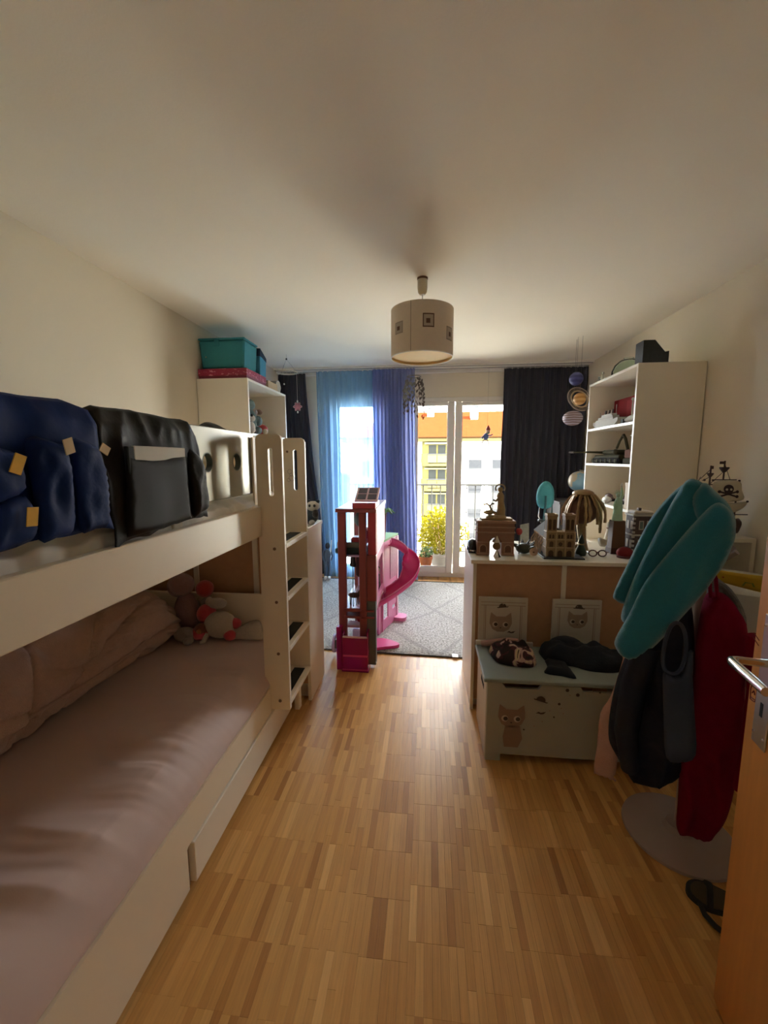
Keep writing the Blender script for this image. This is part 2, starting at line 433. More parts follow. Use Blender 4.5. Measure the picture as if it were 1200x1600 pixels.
# ------------------------------------------------------------------ curtains
def curtain(name, label, x0t, x1t, x0b, x1b, y, ztop, zbot, n, amp, mat, group=None, thick=0, seed=0, tabs=True, bow=0):
    t = thing(name, label, 'curtain', ((x0t + x1t) / 2, y, zbot), group)
    def fn(u, v):
        e = v ** 1.3
        xa = x0t + (x0b - x0t) * e; xb = x1t + (x1b - x1t) * e
        ph = 2 * PI * n * u + 1.1 * nz(u * 5, seed, 0) * 2
        a = amp * (.45 + .55 * min(1, v * 3)) * (1 + .5 * nz(u * 7, v * 1.5, seed))
        x = xa + (xb - xa) * u + .010 * nz(u * 9, v * 4, seed + 5) + .22 * amp * math.sin(2 * ph)
        yy = y + a * math.sin(ph) + .012 * nz(u * 3, v * 3, seed + 9) + bow * math.sin(PI * v)
        return (x, yy, ztop + (zbot - ztop) * v)
    c = obj('cloth', MB().grid(fn, max(24, n * 12), 26), mat, t, smooth=True, angle=180)
    if thick:
        md = c.modifiers.new('s', 'SOLIDIFY'); md.thickness = thick
    if tabs:
        for k in range(n + 1):
            u = (k + .25) / (n + 1); p = fn(u, 0)
            if k == 0: g0 = obj('glider', MB().box(-.004, .004, -.004, .004, -.006, H - .018 - ztop, 0), FRAMEW, t); go = g0
            else: go = bpy.data.objects.new('glider', g0.data); COL.objects.link(go); go.parent = t
            go.location = Vector((p[0], y, ztop)) - t.location
            if k == 0: 
                for vtx in g0.data.vertices: vtx.co += t.location
    return t
BLACKOUT = M('charcoal_blackout_cloth', (.030, .028, .042), .85, var=.15, scale=40, bump=.05, sheen=.15)
SHEER1 = M('light_blue_sheer', (.34, .62, .98), .8, var=.05, scale=30, trans=.65, alpha=.60)
SHEER2 = M('violet_blue_sheer', (.33, .37, .66), .8, var=.08, scale=30, trans=.6, alpha=.22)
curtain('blackout_curtain', 'charcoal blackout curtain behind the tall shelf with the blue fabric box', -1.73, -1.41, -1.73, -1.19, 4.768, 2.372, .015, 6, .022, BLACKOUT, 'blackout curtains', .002, 1)
curtain('blackout_curtain', 'wide charcoal blackout curtain behind the hanging planets and the globe', .815, 1.69, .80, 1.69, 4.765, 2.372, .015, 13, .026, BLACKOUT, 'blackout curtains', .002, 2)
curtain('sheer_curtain', 'light blue see-through curtain spread over the narrow window', -1.262, -.575, -1.22, -.60, 4.695, 2.375, .012, 11, .020, SHEER1, 'sheer curtains', 0, 3)
curtain('sheer_curtain', 'gathered violet-blue sheer curtain between the two windows', -.62, -.155, -.60, -.10, 4.645, 2.375, .012, 12, .026, SHEER2, 'sheer curtains', 0, 4)

# ------------------------------------------------------------------ rug
rg = bpy.data.materials.new('grey_diamond_rug'); rg.use_nodes = True
n = rg.node_tree.nodes; l = rg.node_tree.links; p = n['Principled BSDF']; p.inputs['Roughness'].default_value = .95
tc = n.new('ShaderNodeTexCoord')
def wave(rot, sc):
    mp = n.new('ShaderNodeMapping'); mp.inputs['Rotation'].default_value = (0, 0, rot); l.new(tc.outputs['Object'], mp.inputs[0])
    w = n.new('ShaderNodeTexWave'); w.inputs['Scale'].default_value = sc; w.inputs['Distortion'].default_value = 1.2; w.inputs['Detail'].default_value = 2; w.inputs['Detail Scale'].default_value = 3
    l.new(mp.outputs[0], w.inputs['Vector'])
    r = n.new('ShaderNodeMapRange'); r.inputs['From Min'].default_value = .988; r.inputs['From Max'].default_value = .997; l.new(w.outputs['Fac'], r.inputs['Value']); return r
a = wave(.62, .55); b = wave(-.62, .55); mxx = n.new('ShaderNodeMath'); mxx.operation = 'MAXIMUM'; l.new(a.outputs[0], mxx.inputs[0]); l.new(b.outputs[0], mxx.inputs[1])
ns = n.new('ShaderNodeTexNoise'); ns.inputs['Scale'].default_value = 70; ns.inputs['Detail'].default_value = 3; l.new(tc.outputs['Object'], ns.inputs['Vector'])
cr = n.new('ShaderNodeValToRGB'); cr.color_ramp.elements[0].position = .35; cr.color_ramp.elements[0].color = (.21, .19, .175, 1); cr.color_ramp.elements[1].position = .62; cr.color_ramp.elements[1].color = (.50, .465, .43, 1)
l.new(ns.outputs['Fac'], cr.inputs[0])
mm = n.new('ShaderNodeMix'); mm.data_type = 'RGBA'; mm.inputs['B'].default_value = (.24, .22, .21, 1); l.new(cr.outputs[0], mm.inputs['A'])
ml = n.new('ShaderNodeMath'); ml.operation = 'MULTIPLY'; ml.inputs[1].default_value = .55; l.new(mxx.outputs[0], ml.inputs[0]); l.new(ml.outputs[0], mm.inputs['Factor'])
l.new(mm.outputs['Result'], p.inputs['Base Color'])
bp = n.new('ShaderNodeBump'); bp.inputs['Strength'].default_value = .6; bp.inputs['Distance'].default_value = .01; l.new(ns.outputs['Fac'], bp.inputs['Height']); l.new(bp.outputs[0], p.inputs['Normal'])
rug = thing('rug', 'pale grey shaggy rug with thin dark diamond lines before the window', 'rug', (-.28, 3.72, 0))
ra = math.radians(-1.8)
def rugf(u, v, side):
    x = -1.02 + 2.30 * u; y = -.90 + 1.80 * v
    e = min(u, 1 - u) * 2.3; e2 = min(v, 1 - v) * 1.8; h = .013 * min(1, min(e, e2) / .012 + .25)
    X = x * math.cos(ra) - y * math.sin(ra); Y = x * math.sin(ra) + y * math.cos(ra)
    return (-.28 + X, 3.72 + Y, (h + .0015 * nz(x * 20, y * 20)) if side else .001)
obj('pile', MB().grid(lambda u, v: rugf(u, v, 1), 60, 48), rg, rug, smooth=True)
rb = []
for k in range(40): rb.append(rugf(k / 40, 0, 0))
for k in range(40): rb.append(rugf(1, k / 40, 0))
for k in range(40): rb.append(rugf(1 - k / 40, 1, 0))
for k in range(40): rb.append(rugf(0, 1 - k / 40, 0))
obj('binding', MB().tube([(x, y, .006) for x, y, z in rb], .0055, 6, closed=True), M('dark_rug_binding', (.05, .04, .035), .9), rug)
obj('care_tag', MB().box(.185, .225, 2.79, 2.835, .012, .017, .001), EDGE, rug)

# ------------------------------------------------------------------ ceiling lamp
lamp = thing('pendant_lamp', 'drum-shaped beige pendant lamp hanging from the middle of the ceiling', 'lamp', (-.042, 2.466, 1.965))
LX, LY = -.042, 2.466
SHADE = M('beige_lamp_fabric', (.74, .63, .52), .85, var=.05, scale=50, bump=.05)
SHIN = M('floor_glow_lamp_lining', (.80, .56, .24), .7, var=.04)  # amber in the colour stands for light bounced up off the floor
CREAM = M('cream_plastic', (.62, .56, .42), .45)
R_ = .176; z0, z1 = 1.972, 2.228
obj('shade', MB().lathe([(R_, z0), (R_, z1), (R_ - .002, z1), (R_ - .002, z0)], (LX, LY, 0), 64, closed=True), SHADE, lamp, smooth=True)
obj('lining', MB().lathe([(R_ - .0025, z0 + .001), (R_ - .0025, z1 - .001), (R_ - .0035, z1 - .001), (R_ - .0035, z0 + .001)], (LX, LY, 0), 64, closed=True), SHIN, lamp, smooth=True)
rim = obj('rim', MB().tube([(LX + (R_ - .001) * math.cos(a), LY + (R_ - .001) * math.sin(a), z0) for a in [2 * PI * k / 64 for k in range(64)]], .0035, 6, closed=True), EDGE, lamp, smooth=True)
obj('rim', MB().tube([(LX + (R_ - .001) * math.cos(a), LY + (R_ - .001) * math.sin(a), z1) for a in [2 * PI * k / 64 for k in range(64)]], .002, 6, closed=True), SHADE, lamp, smooth=True)
obj('diffuser', MB().lathe([(.0, z0 + .012), (R_ - .005, z0 + .012), (R_ - .005, z0 + .015), (.0, z0 + .015)], (LX, LY, 0), 48), SHIN, lamp)
obj('ceiling_rose', MB().lathe([(.0, 2.312), (.014, 2.314), (.024, 2.325), (.028, 2.35), (.028, 2.398), (.026, 2.405)], (LX, LY, 0), 24), CREAM, lamp, smooth=True)
obj('rose_collar', MB().lathe([(.0285, 2.393), (.030, 2.395), (.030, 2.404), (.0285, 2.405)], (LX, LY, 0), 24), M('brown_collar', (.2, .1, .05)), lamp, smooth=True)
obj('cord', MB().cyl((LX, LY, 2.18), (LX, LY, 2.315), .003, n=8), CREAM, lamp)
sp = MB()
for k in range(3):
    a = k * 2 * PI / 3 + .4; sp.cyl((LX, LY, 2.2), (LX + R_ * .985 * math.cos(a), LY + R_ * .985 * math.sin(a), z1 - .006), .002, n=6)
obj('spider', sp, EDGE, lamp); obj('bulb_holder', MB().cyl((LX, LY, 2.11), (LX, LY, 2.2), .018), EDGE, lamp, smooth=True)
def curved_patch(a0, a1, za, zb, r):
    return MB().grid(lambda u, v: (LX + r * math.cos(a0 + (a1 - a0) * u), LY + r * math.sin(a0 + (a1 - a0) * u), za + (zb - za) * v), 8, 2)
PRB = M('print_brown', (.13, .07, .05), .8); PRL = M('print_light', (.46, .38, .32), .85)
def lamp_picture(ac, zc, w, h, dot, border):
    a = w / R_ / 2
    fo = obj('printed_picture', curved_patch(ac - a, ac + a, zc - h / 2, zc + h / 2, R_ + .0006), border, lamp)
    i = a * .82; obj('picture_ground', curved_patch(ac - i, ac + i, zc - h * .41, zc + h * .41, R_ + .0010), PRL, fo)
    obj('picture_motif', curved_patch(ac - i * .5 + dot * a, ac + i * .35 + dot * a, zc - h * .22, zc + h * .12, R_ + .0014), PRB, fo)
lamp_picture(-PI / 2 + .21, 2.125, .062, .07, 0, PRB)
lamp_picture(-PI / 2 - .78, 2.105, .062, .062, 0, M('print_border_pale', (.36, .29, .24), .85))
lamp_picture(-PI / 2 + 1.02, 2.075, .06, .07, .1, M('print_border_grey', (.30, .25, .21), .85))
obj('seam', curved_patch(-PI / 2 - .34, -PI / 2 - .32, z0, z1, R_ + .0008), M('lamp_seam', (.34, .27, .22), .85), lamp)

# ------------------------------------------------------------------ bunk bed
bed = thing('bunk_bed', 'cream bunk bed with ladder along the left wall', 'bunk bed', (-1.24, 1.1, 0))
BX = -.756
obj('upper_side_rail', MB().box(BX - .03, BX, .06, 1.803, 1.05, 1.187, .003), WHITE2, bed)
obj('upper_side_rail_end', MB().box(BX - .045, BX - .018, 1.803, 2.15, 1.05, 1.187, .003), WHITE2, bed)
obj('upper_wall_rail', MB().box(-1.73, -1.70, .06, 2.15, 1.05, 1.187, .003), WHITE2, bed)
obj('upper_base', MB().box(-1.70, BX - .046, .06, 2.15, 1.055, 1.075), WHITE2, bed)
GUARD = M('grey_satin_laminate', (.47, .44, .34), .26, .35, var=.10, scale=10)
gp = obj('guard_panel', MB().box(-.830, -.808, .06, 1.868, 1.243, 1.520, .003), GUARD, bed)
cut(gp, [MB().lathe([(.036, -.05), (.036, .05)], (-.819, y, 1.389), 28, rot=Matrix.Rotation(PI / 2, 3, 'Y').to_euler()) for y in (1.455, 1.690)])
hl = M('green_hole_lining', (.05, .07, .06), .5)
for y in (1.455, 1.690):
    obj('hole_lining', MB().lathe([(.0365, -.0115), (.0365, .0115), (.033, .0115), (.033, -.0115)], (-.819, y, 1.389), 28, rot=Matrix.Rotation(PI / 2, 3, 'Y').to_euler(), closed=True), hl, gp, smooth=True)
for y in (.3, 1.2, 1.80):
    obj('guard_bracket', MB().box(-.806, -.790, y, y + .05, 1.18, 1.35, .003) if y < 1.5 else MB().box(-.806, -.795, 1.83, 1.865, 1.19, 1.50, .002), WHITE2, bed)
def stile(y):
    out = [(-.772, .195), (-.652, .195), (-.652, 1.487), (-.657, 1.503), (-.672, 1.512), (-.752, 1.512), (-.767, 1.505), (-.772, 1.49)]
    o = obj('ladder_stile', MB().prism(out, lambda u, v, w: (u, y + w, v), 0, .020), WHITE2, bed)
    sl = [(-.704 + .011 * math.cos(a), 1.44 + .011 * math.sin(a)) for a in [PI * k / 8 for k in range(9)]] + [(-.704 + .011 * math.cos(a), 1.245 + .011 * math.sin(a)) for a in [PI + PI * k / 8 for k in range(9)]]
    cut(o, [MB().prism(sl, lambda u, v, w: (u, y + w, v), -.03, .05)])
    obj('pale_edge_strip', MB().box(-.6522, -.6505, y + .001, y + .019, .2, 1.49), EDGE, o)  # paler strip: window light on the stile edge put into the colour
    return o
s1 = stile(1.803); s2 = stile(2.150)
BOLT = M('brown_bolt_cap', (.19, .11, .06), .5)
for z in (.24, .48, .735, .99):
    obj('bolt', MB().cyl((-.700, 1.8035, z), (-.700, 1.8005, z), .0075, n=12), BOLT, s1)
obj('bolt', MB().cyl((-.745, 2.151, 1.44), (-.745, 2.147, 1.44), .006, n=12), BOLT, s2)
PEN = M('pencil_grey', (.36, .32, .26), .9)
sc_ = MB()
for k, (cx_, cz_, r) in enumerate(((-.735, 1.335, .012), (-.725, 1.30, .015), (-.742, 1.29, .009), (-.728, 1.318, .008))):
    sc_.tube([(cx_ + r * math.cos(a), 2.1495, cz_ + r * math.sin(a)) for a in [2 * PI * q / 12 for q in range(12)]], .0008, 5, closed=True)
obj('pencil_doodle', sc_, PEN, s2)
for z in (1.01, .756, .505, .238):
    rg_ = obj('ladder_rung', MB().box(-.760, -.6505, 1.823, 2.150, z - .020, z, .002), WHITE2, bed)
    obj('grip_pad', MB().box(-.735, -.675, 1.85, 2.125, z, z + .002, 0), BLACK, rg_)
    obj('lit_rung_edge', MB().box(-.6508, -.649, 1.823, 2.150, z - .019, z - .001), EDGE, rg_)  # paler front edge, window light on the rung painted in
obj('lower_side_board', MB().prism([(.06, .03), (1.088, .03), (1.088, .172), (1.096, .178), (1.800, .178), (1.800, .300), (.06, .300)], fr_yz(-.768), 0, .022), WHITE2, bed)
obj('lower_base', MB().box(-1.72, -.776, .06, 2.15, .225, .258), WHITE2, bed)
obj('foot_panel', MB().box(-1.73, -.785, 2.128, 2.150, .10, .655, .003), WHITE2, bed)
obj('upper_foot_panel', MB().box(-1.73, -.835, 2.150, 2.172, 1.19, 1.50, .003), WHITE2, bed)
obj('head_panel', MB().box(-1.73, BX, .035, .058, .0, 1.52, .003), WHITE2, bed)
for x in (-1.735, -.832): obj('bed_post', MB().box(x, x + .035, 2.172, 2.19, 0, 1.50, .003), WHITE2, bed)
obj('foot_block', MB().box(-.735, -.705, 2.10, 2.14, 0, .194, .003), WHITE2, bed)
d = obj('drawer', MB().box(-.764, -.739, 1.114, 2.045, .028, .173, .003), WHITE, bed)
obj('drawer_box', MB().box(-1.6, -.766, 1.16, 2.0, .04, .16), DARK, d)
obj('drawer_divider', MB().box(-.80, -.760, 1.089, 1.113, .02, .172), M('brown_board_edge', (.30, .20, .13), .7), bed)

SHEET = M('mauve_jersey_sheet', (.65, .48, .435), .55, var=.06, scale=7, bump=.04, bscale=300, sheen=.3)
lm = thing('mattress', 'lower bunk mattress under a wrinkled mauve fitted sheet', 'mattress', (-1.24, 1.1, .26))
def sheetf(u, v):
    y = .09 + 2.02 * v; zb = .192 if y < 1.1 else .192 + (y - 1.1) * .08
    P = [(-1.715, .30), (-1.71, .415), (-1.66, .438), (-1.40, .440), (-1.10, .445), (-.95, .444), (-.87, .432), (-.815, .405), (-.776, .368), (-.756, .335), (-.749, .312), (-.760, .298), (-.776, .288)]
    t = u * (len(P) - 1); i = min(int(t), len(P) - 2); f = t - i
    p0, p1, p2, p3 = P[max(0, i - 1)], P[i], P[i + 1], P[min(len(P) - 1, i + 2)]
    c = lambda k: .5 * (2 * p1[k] + (p2[k] - p0[k]) * f + (2 * p0[k] - 5 * p1[k] + 4 * p2[k] - p3[k]) * f * f + (3 * p1[k] - p0[k] - 3 * p2[k] + p3[k]) * f ** 3)
    x, z = c(0), c(1)
    w = min(1, max(0, (x + 1.16) / .20)) * min(1, max(.12, (-.80 - x) / .07)); d = y - .22 * (x + .8) + .03 * nz(x * 6, y * 3, 2)
    rdg = lambda q, a: (1 - 2.2 * abs(nz(d * q, x * 1.6 + q, a))) 
    wr = w * (.0090 * rdg(6.5, 1.3) + .0058 * rdg(15, 4.2) * (.5 + 1.2 * nz(y * 2.3, x * 3, 3)) + .0030 * rdg(31, 7.1) * (.5 + 1.2 * nz(y * 3.1, x * 4, 9))) * (1 if z > .25 else .4)
    st = .012 * math.exp(-((y - 1.60 + (x + .80) * 1.1) / .045) ** 2) * math.exp(-((x + .81) / .07) ** 2) * math.sin(34 * (x + .8) + 8)
    z += wr + st + .004 * nz(x * 3, y * 3, 8); x += wr * .9 if x > -.85 else 0
    e = min(1, min(v, 1 - v) * 2.02 / .06); z = .26 + (z - .26) * (1 - (1 - e) ** 2) ** .5 if z > .26 else z
    return (min(x, -.744), y, z)
obj('fitted_sheet', MB().grid(sheetf, 88, 340), SHEET, lm, smooth=True, angle=180)
obj('mattress_core', MB().box(-1.70, -.800, .12, 2.08, .262, .385, .03), WHITE, lm)

DUV = M('dusty_rose_terry', (.62, .43, .345), .9, var=.10, scale=60, bump=.5, bscale=260, sheen=.3)
def duvf(u, v):
    y = .22 + 1.83 * v; r = 1
    if v > .80: r = max(0.02, 1 - ((v - .80) / .20) ** 2.2) ** .5
    if v < .06: r = max(.05, (v / .06)) ** .5
    a = PI * (1.30 - 1.62 * u); wd = .225 + .015 * nz(y * 2.3, 1.0); hh = .36 + .03 * nz(y * 1.7, 5)
    c1 = nz(u * 4.5 + y * 1.7, y * 1.1, 7); c2 = nz(u * 8 - y * 1.5, y * 1.6, 3); c3 = nz(u * 3 + y * 4.0, y * 2.6, 11)
    cr_ = lambda c, w: max(0, w - abs(c)) / w
    wr = 1 + .08 * nz(u * 2.5 + y, y * 2.5, 2.2) - .17 * cr_(c1, .15) - .11 * cr_(c2, .13) - .10 * cr_(c3, .10) + .012 * nz(u * 16, y * 24, 9)
    x = -1.515 + wd * math.cos(a) * wr * (.35 + .65 * r)
    z = max(.4455, .445 + (hh * .46 + hh * .54 * math.sin(a) * wr) * r)
    return (max(-1.733, x + (.06 * (v - .8) / .2 if v > .8 else 0)), y, z)
dv = thing('duvet', 'rolled dusty pink terry duvet lying along the wall on the lower bunk', 'duvet', (-1.5, 1.1, .45))
obj('cover', MB().grid(duvf, 80, 260), DUV, dv, smooth=True, angle=180)
pth = smooth_path([duvf(.86, .15 + .12 * k) for k in range(7)], 4)
obj('hem', MB().tube([(p.x + .004, p.y, p.z) for p in pth], .005, 6), DUV, dv, smooth=True)

um = thing('mattress', 'upper bunk mattress in a crumpled white sheet showing under the guard panel', 'mattress', (-1.24, 1.1, 1.08))
SHW = M('white_cotton_sheet', (.84, .80, .72), .8, var=.05, bump=.15, bscale=40)
def upf(u, v):
    y = .08 + 2.05 * v; P = [(-1.70, 1.10), (-1.69, 1.215), (-1.2, 1.228), (-.93, 1.232), (-.845, 1.225), (-.806, 1.205), (-.794, 1.16), (-.800, 1.09)]
    t = u * (len(P) - 1); i = min(int(t), len(P) - 2); f = t - i
    x = P[i][0] + (P[i + 1][0] - P[i][0]) * f; z = P[i][1] + (P[i + 1][1] - P[i][1]) * f
    w = .012 * nz(x * 9, y * 11, 2) + .010 * (1 - 2 * abs(nz(x * 14, y * 15, 5)))
    return (min(-.789, x + .5 * w), y, z + w)
obj('crumpled_sheet', MB().grid(upf, 40, 120), SHW, um, smooth=True, angle=180)
obj('mattress_core', MB().box(-1.69, -.815, .10, 2.12, 1.082, 1.195, .02), WHITE, um)

# pocket organisers hung over the guard
NAVY = M('navy_nylon', (.007, .024, .125), .6, var=.2, scale=14, bump=.12, bscale=50, spec=.12)
BLK = M('black_nylon', (.011, .008, .006), .58, var=.2, scale=14, bump=.12, bscale=50, spec=.22)
def hang_sheet(ya, yb, zb0, zb1, seed, sag=.02):
    P = [(-.852, 1.30), (-.848, 1.46), (-.842, 1.515), (-.822, 1.533), (-.800, 1.525), (-.783, 1.49), (-.775, 1.42), (-.770, 1.33), (-.765, None)]
    def fn(u, v):
        y = ya + (yb - ya) * v; t = u * (len(P) - 1); i = min(int(t), len(P) - 2); f = t - i
        zb = zb0 + (zb1 - zb0) * v + sag * nz(v * 5, seed)
        g = lambda q: (q[0], zb if q[1] is None else q[1])
        a, b = g(P[i]), g(P[i + 1]); x = a[0] + (b[0] - a[0]) * f; z = a[1] + (b[1] - a[1]) * f
        w = .009 * nz(y * 8, z * 12, seed) + .008 * (1 - 2 * abs(nz(y * 13, z * 8, seed + 3))); e = min(v, 1 - v)
        return (max(x + w, -.800 if u > .5 else -9), y + .008 * nz(z * 15, seed), z + (.006 * nz(y * 6, seed + 8) if u < .7 else 0) - .012 * max(0, 1 - e / .06))
    return MB().grid(fn, 48, 60)
na = thing('bed_organiser', 'navy blue pocket organiser with yellow tags draped over the bunk guard', 'organiser', (-.80, .5, 1.24))
b_ = obj('backing', hang_sheet(.08, .912, 1.235, 1.245, 1.0), NAVY, na, smooth=True, angle=180); md = b_.modifiers.new('s', 'SOLIDIFY'); md.thickness = .003
def pocket(parent, out, x, tf, mat, seed, edge=.022):
    fo = lambda u, v: .009 * nz(u * 22, v * 9, seed) + .006 * nz(u * 48, v * 20, seed + 2)
    return obj('pocket', MB().pillow(smooth_outline(out, 3), fr_yz(x), tf, .004, .011, edge, fo), mat, parent, smooth=True, angle=180)
pocket(na, [(.50, 1.43), (.64, 1.425), (.695, 1.41), (.705, 1.37), (.69, 1.335), (.60, 1.315), (.50, 1.315)], -.757, .017, NAVY, 1)
pocket(na, [(.48, 1.325), (.62, 1.325), (.70, 1.335), (.715, 1.28), (.70, 1.245), (.60, 1.235), (.48, 1.235)], -.757, .016, NAVY, 5)
pocket(na, [(.715, 1.44), (.78, 1.435), (.80, 1.42), (.805, 1.33), (.80, 1.25), (.76, 1.242), (.72, 1.244), (.718, 1.34)], -.757, .017, NAVY, 9)
pocket(na, [(.812, 1.44), (.87, 1.435), (.898, 1.41), (.905, 1.33), (.90, 1.25), (.86, 1.243), (.815, 1.246), (.812, 1.34)], -.757, .014, NAVY, 13)
TAGY = M('yellow_tag', (.80, .46, .05), .7); TAGC = M('cream_tag', (.62, .48, .28), .7)
def strap(parent, y, z, w, h, mat, rot=.0):
    mb = MB().box(-w / 2, w / 2, -h / 2, h / 2, -.001, .0015, .0005)
    c, s = math.cos(rot), math.sin(rot)
    mb.v = [(-.734 + q[2] + .1 * (q[1]), y + q[0] * c - q[1] * s, z + q[0] * s + q[1] * c) for q in mb.v]
    return obj('pull_tag', mb, mat, parent)
strap(na, .674, 1.393, .022, .036, TAGY, -.35); strap(na, .690, 1.295, .022, .036, TAGY, -.08)
strap(na, .785, 1.428, .024, .032, TAGC, .3); strap(na, .880, 1.424, .026, .020, TAGC, -.5)
ba = thing('bed_organiser', 'black pocket organiser holding a notebook, hung over the bunk guard', 'organiser', (-.80, 1.12, 1.2))
b_ = obj('backing', hang_sheet(.918, 1.345, 1.193, 1.215, 4.0, .012), BLK, ba, smooth=True, angle=180); md = b_.modifiers.new('s', 'SOLIDIFY'); md.thickness = .003
BLKP = M('dark_grey_mesh_pocket', (.014, .011, .009), .6, spec=.15, var=.1, scale=200)
obj('pocket', MB().pillow([(.955, 1.205), (1.10, 1.203), (1.235, 1.215), (1.232, 1.32), (1.228, 1.413), (1.10, 1.405), (.975, 1.412), (.962, 1.30)], fr_yz(-.757), .010, .004, .014, .018, lambda u, v: .005 * nz(u * 12, v * 9, 3)), BLKP, ba, smooth=True, angle=180)
pocket(ba, [(1.245, 1.42), (1.30, 1.41), (1.33, 1.35), (1.338, 1.24), (1.29, 1.225), (1.25, 1.225)], -.757, .022, BLK, 21, .03)
nb_ = thing('notebook', 'cream spiral notebook sticking out of the black organiser pocket', 'notebook', (-.757, 1.11, 1.25))
obj('cover', MB().box(-.762, -.752, 1.000, 1.226, 1.25, 1.436, .002), M('notebook_cream', (.50, .46, .36), .6), nb_)
obj('spine', MB().box(-.763, -.7505, .975, .998, 1.25, 1.434, .002), BLACK, nb_)
cp = thing('black_cloth', 'black cap-shaped cloth lying over the top edge of the guard panel', 'cloth', (-.83, 1.62, 1.52))
obj('cloth', MB().pillow(smooth_outline([(1.49, 1.50), (1.50, 1.525), (1.56, 1.545), (1.64, 1.542), (1.72, 1.528), (1.80, 1.524), (1.81, 1.518), (1.70, 1.50), (1.6, 1.47)]), fr_yz(-.862), .028, .03, .02, .03), BLK, cp, smooth=True, angle=180)

# soft toys on the lower bunk
def plush_mat(n_, c): return M(n_, c, .95, var=.12, scale=50, bump=.5, bscale=180, sheen=.4)
PW_ = plush_mat('plush_white', (.55, .47, .38)); PP = plush_mat('plush_pink', (.62, .07, .09)); PG = plush_mat('plush_greyrose', (.33, .19, .19)); PR = plush_mat('plush_red', (.42, .045, .045)); PGR = plush_mat('plush_grey', (.30, .26, .24))
t = thing('soft_toy', 'white soft toy with bright pink head and paws lying by the bunk foot panel', 'soft toy', (-1.078, 2.0, .45), 'soft toys on the lower bunk')
obj('body', MB().sph((-1.103, 2.02, .520), (.085, .07, .072), 20, 14), PW_, t, smooth=True)
obj('head', MB().sph((-1.193, 2.05, .565), (.052, .05, .055), 18, 12), PP, t, smooth=True)
obj('ear', MB().sph((-1.133, 2.055, .625), (.055, .03, .030), 14, 10).sph((-1.178, 2.06, .628), (.022, .022, .03), 12, 8), PW_, t, smooth=True)
obj('arm', MB().sph((-1.023, 2.03, .525), (.035, .03, .03), 12, 8), PP, t, smooth=True)
obj('leg', MB().sph((-1.033, 1.985, .477), (.035, .03, .028), 12, 8), PP, t, smooth=True)
obj('leg', MB().sph((-1.193, 1.975, .485), (.055, .04, .035), 14, 10), PP, t, smooth=True)
obj('leg', MB().tube([(-1.148, 1.965, .49), (-1.153, 1.935, .458), (-1.168, 1.925, .455)], [.014, .012, .008], 8), PW_, t, smooth=True)
t = thing('soft_toy', 'grey-pink knitted doll with round head at the end of the duvet', 'soft toy', (-1.34, 2.04, .45), 'soft toys on the lower bunk')
obj('head', MB().sph((-1.33, 2.055, .725), (.066, .06, .062), 20, 14), PG, t, smooth=True)
obj('body', MB().sph((-1.315, 2.065, .56), (.07, .055, .12), 18, 12), PG, t, smooth=True)
obj('hood', MB().sph((-1.365, 2.07, .71), (.055, .05, .06), 16, 10), PG, t, smooth=True)
t = thing('soft_toy', 'small red soft toy with grey belly beside the knitted doll', 'soft toy', (-1.21, 2.07, .45), 'soft toys on the lower bunk')
obj('head', MB().sph((-1.215, 2.085, .695), .047, 18, 12), PR, t, smooth=True)
obj('belly', MB().sph((-1.205, 2.085, .615), (.036, .035, .036), 16, 10), PGR, t, smooth=True)
obj('body', MB().sph((-1.21, 2.09, .53), (.05, .03, .07), 16, 10), PR, t, smooth=True)
t = thing('soft_toy', 'brown and orange soft ball toy on the mauve sheet', 'soft toy', (-1.19, 1.98, .45), 'soft toys on the lower bunk')
obj('body', MB().sph((-1.185, 1.985, .497), (.045, .045, .042), 16, 10), plush_mat('plush_brown', (.22, .07, .04)), t, smooth=True)
obj('patch', MB().sph((-1.183, 1.972, .502), (.025, .035, .025), 12, 8), plush_mat('plush_orange', (.42, .16, .06)), t, smooth=True)
t = thing('soft_toy', 'grey soft toy half hidden under the duvet end', 'soft toy', (-1.25, 1.95, .45), 'soft toys on the lower bunk')
obj('body', MB().sph((-1.265, 1.955, .485), (.06, .045, .038), 16, 10), PGR, t, smooth=True)
obj('paw', MB().sph((-1.23, 1.925, .465), (.025, .03, .02), 12, 8), PGR, t, smooth=True)
cu = thing('cushion', 'small white cushion leaning in the corner of the lower bunk', 'cushion', (-.97, 2.0, .45))
obj('cover', MB().pillow(smooth_outline([(-1.075, .452), (-1.02, .485), (-.95, .535), (-.88, .552), (-.862, .50), (-.865, .45), (-.96, .443)]), fr_xz(2.005), .03, .03, .015, .05), PW_, cu, smooth=True, angle=180)
pip = smooth_outline([(-1.075, .452), (-1.02, .485), (-.95, .535), (-.88, .552), (-.862, .50), (-.865, .45), (-.96, .443)])
obj('piping', MB().tube([(a, 2.005, b) for a, b in pip], .003, 6, closed=True), PW_, cu)

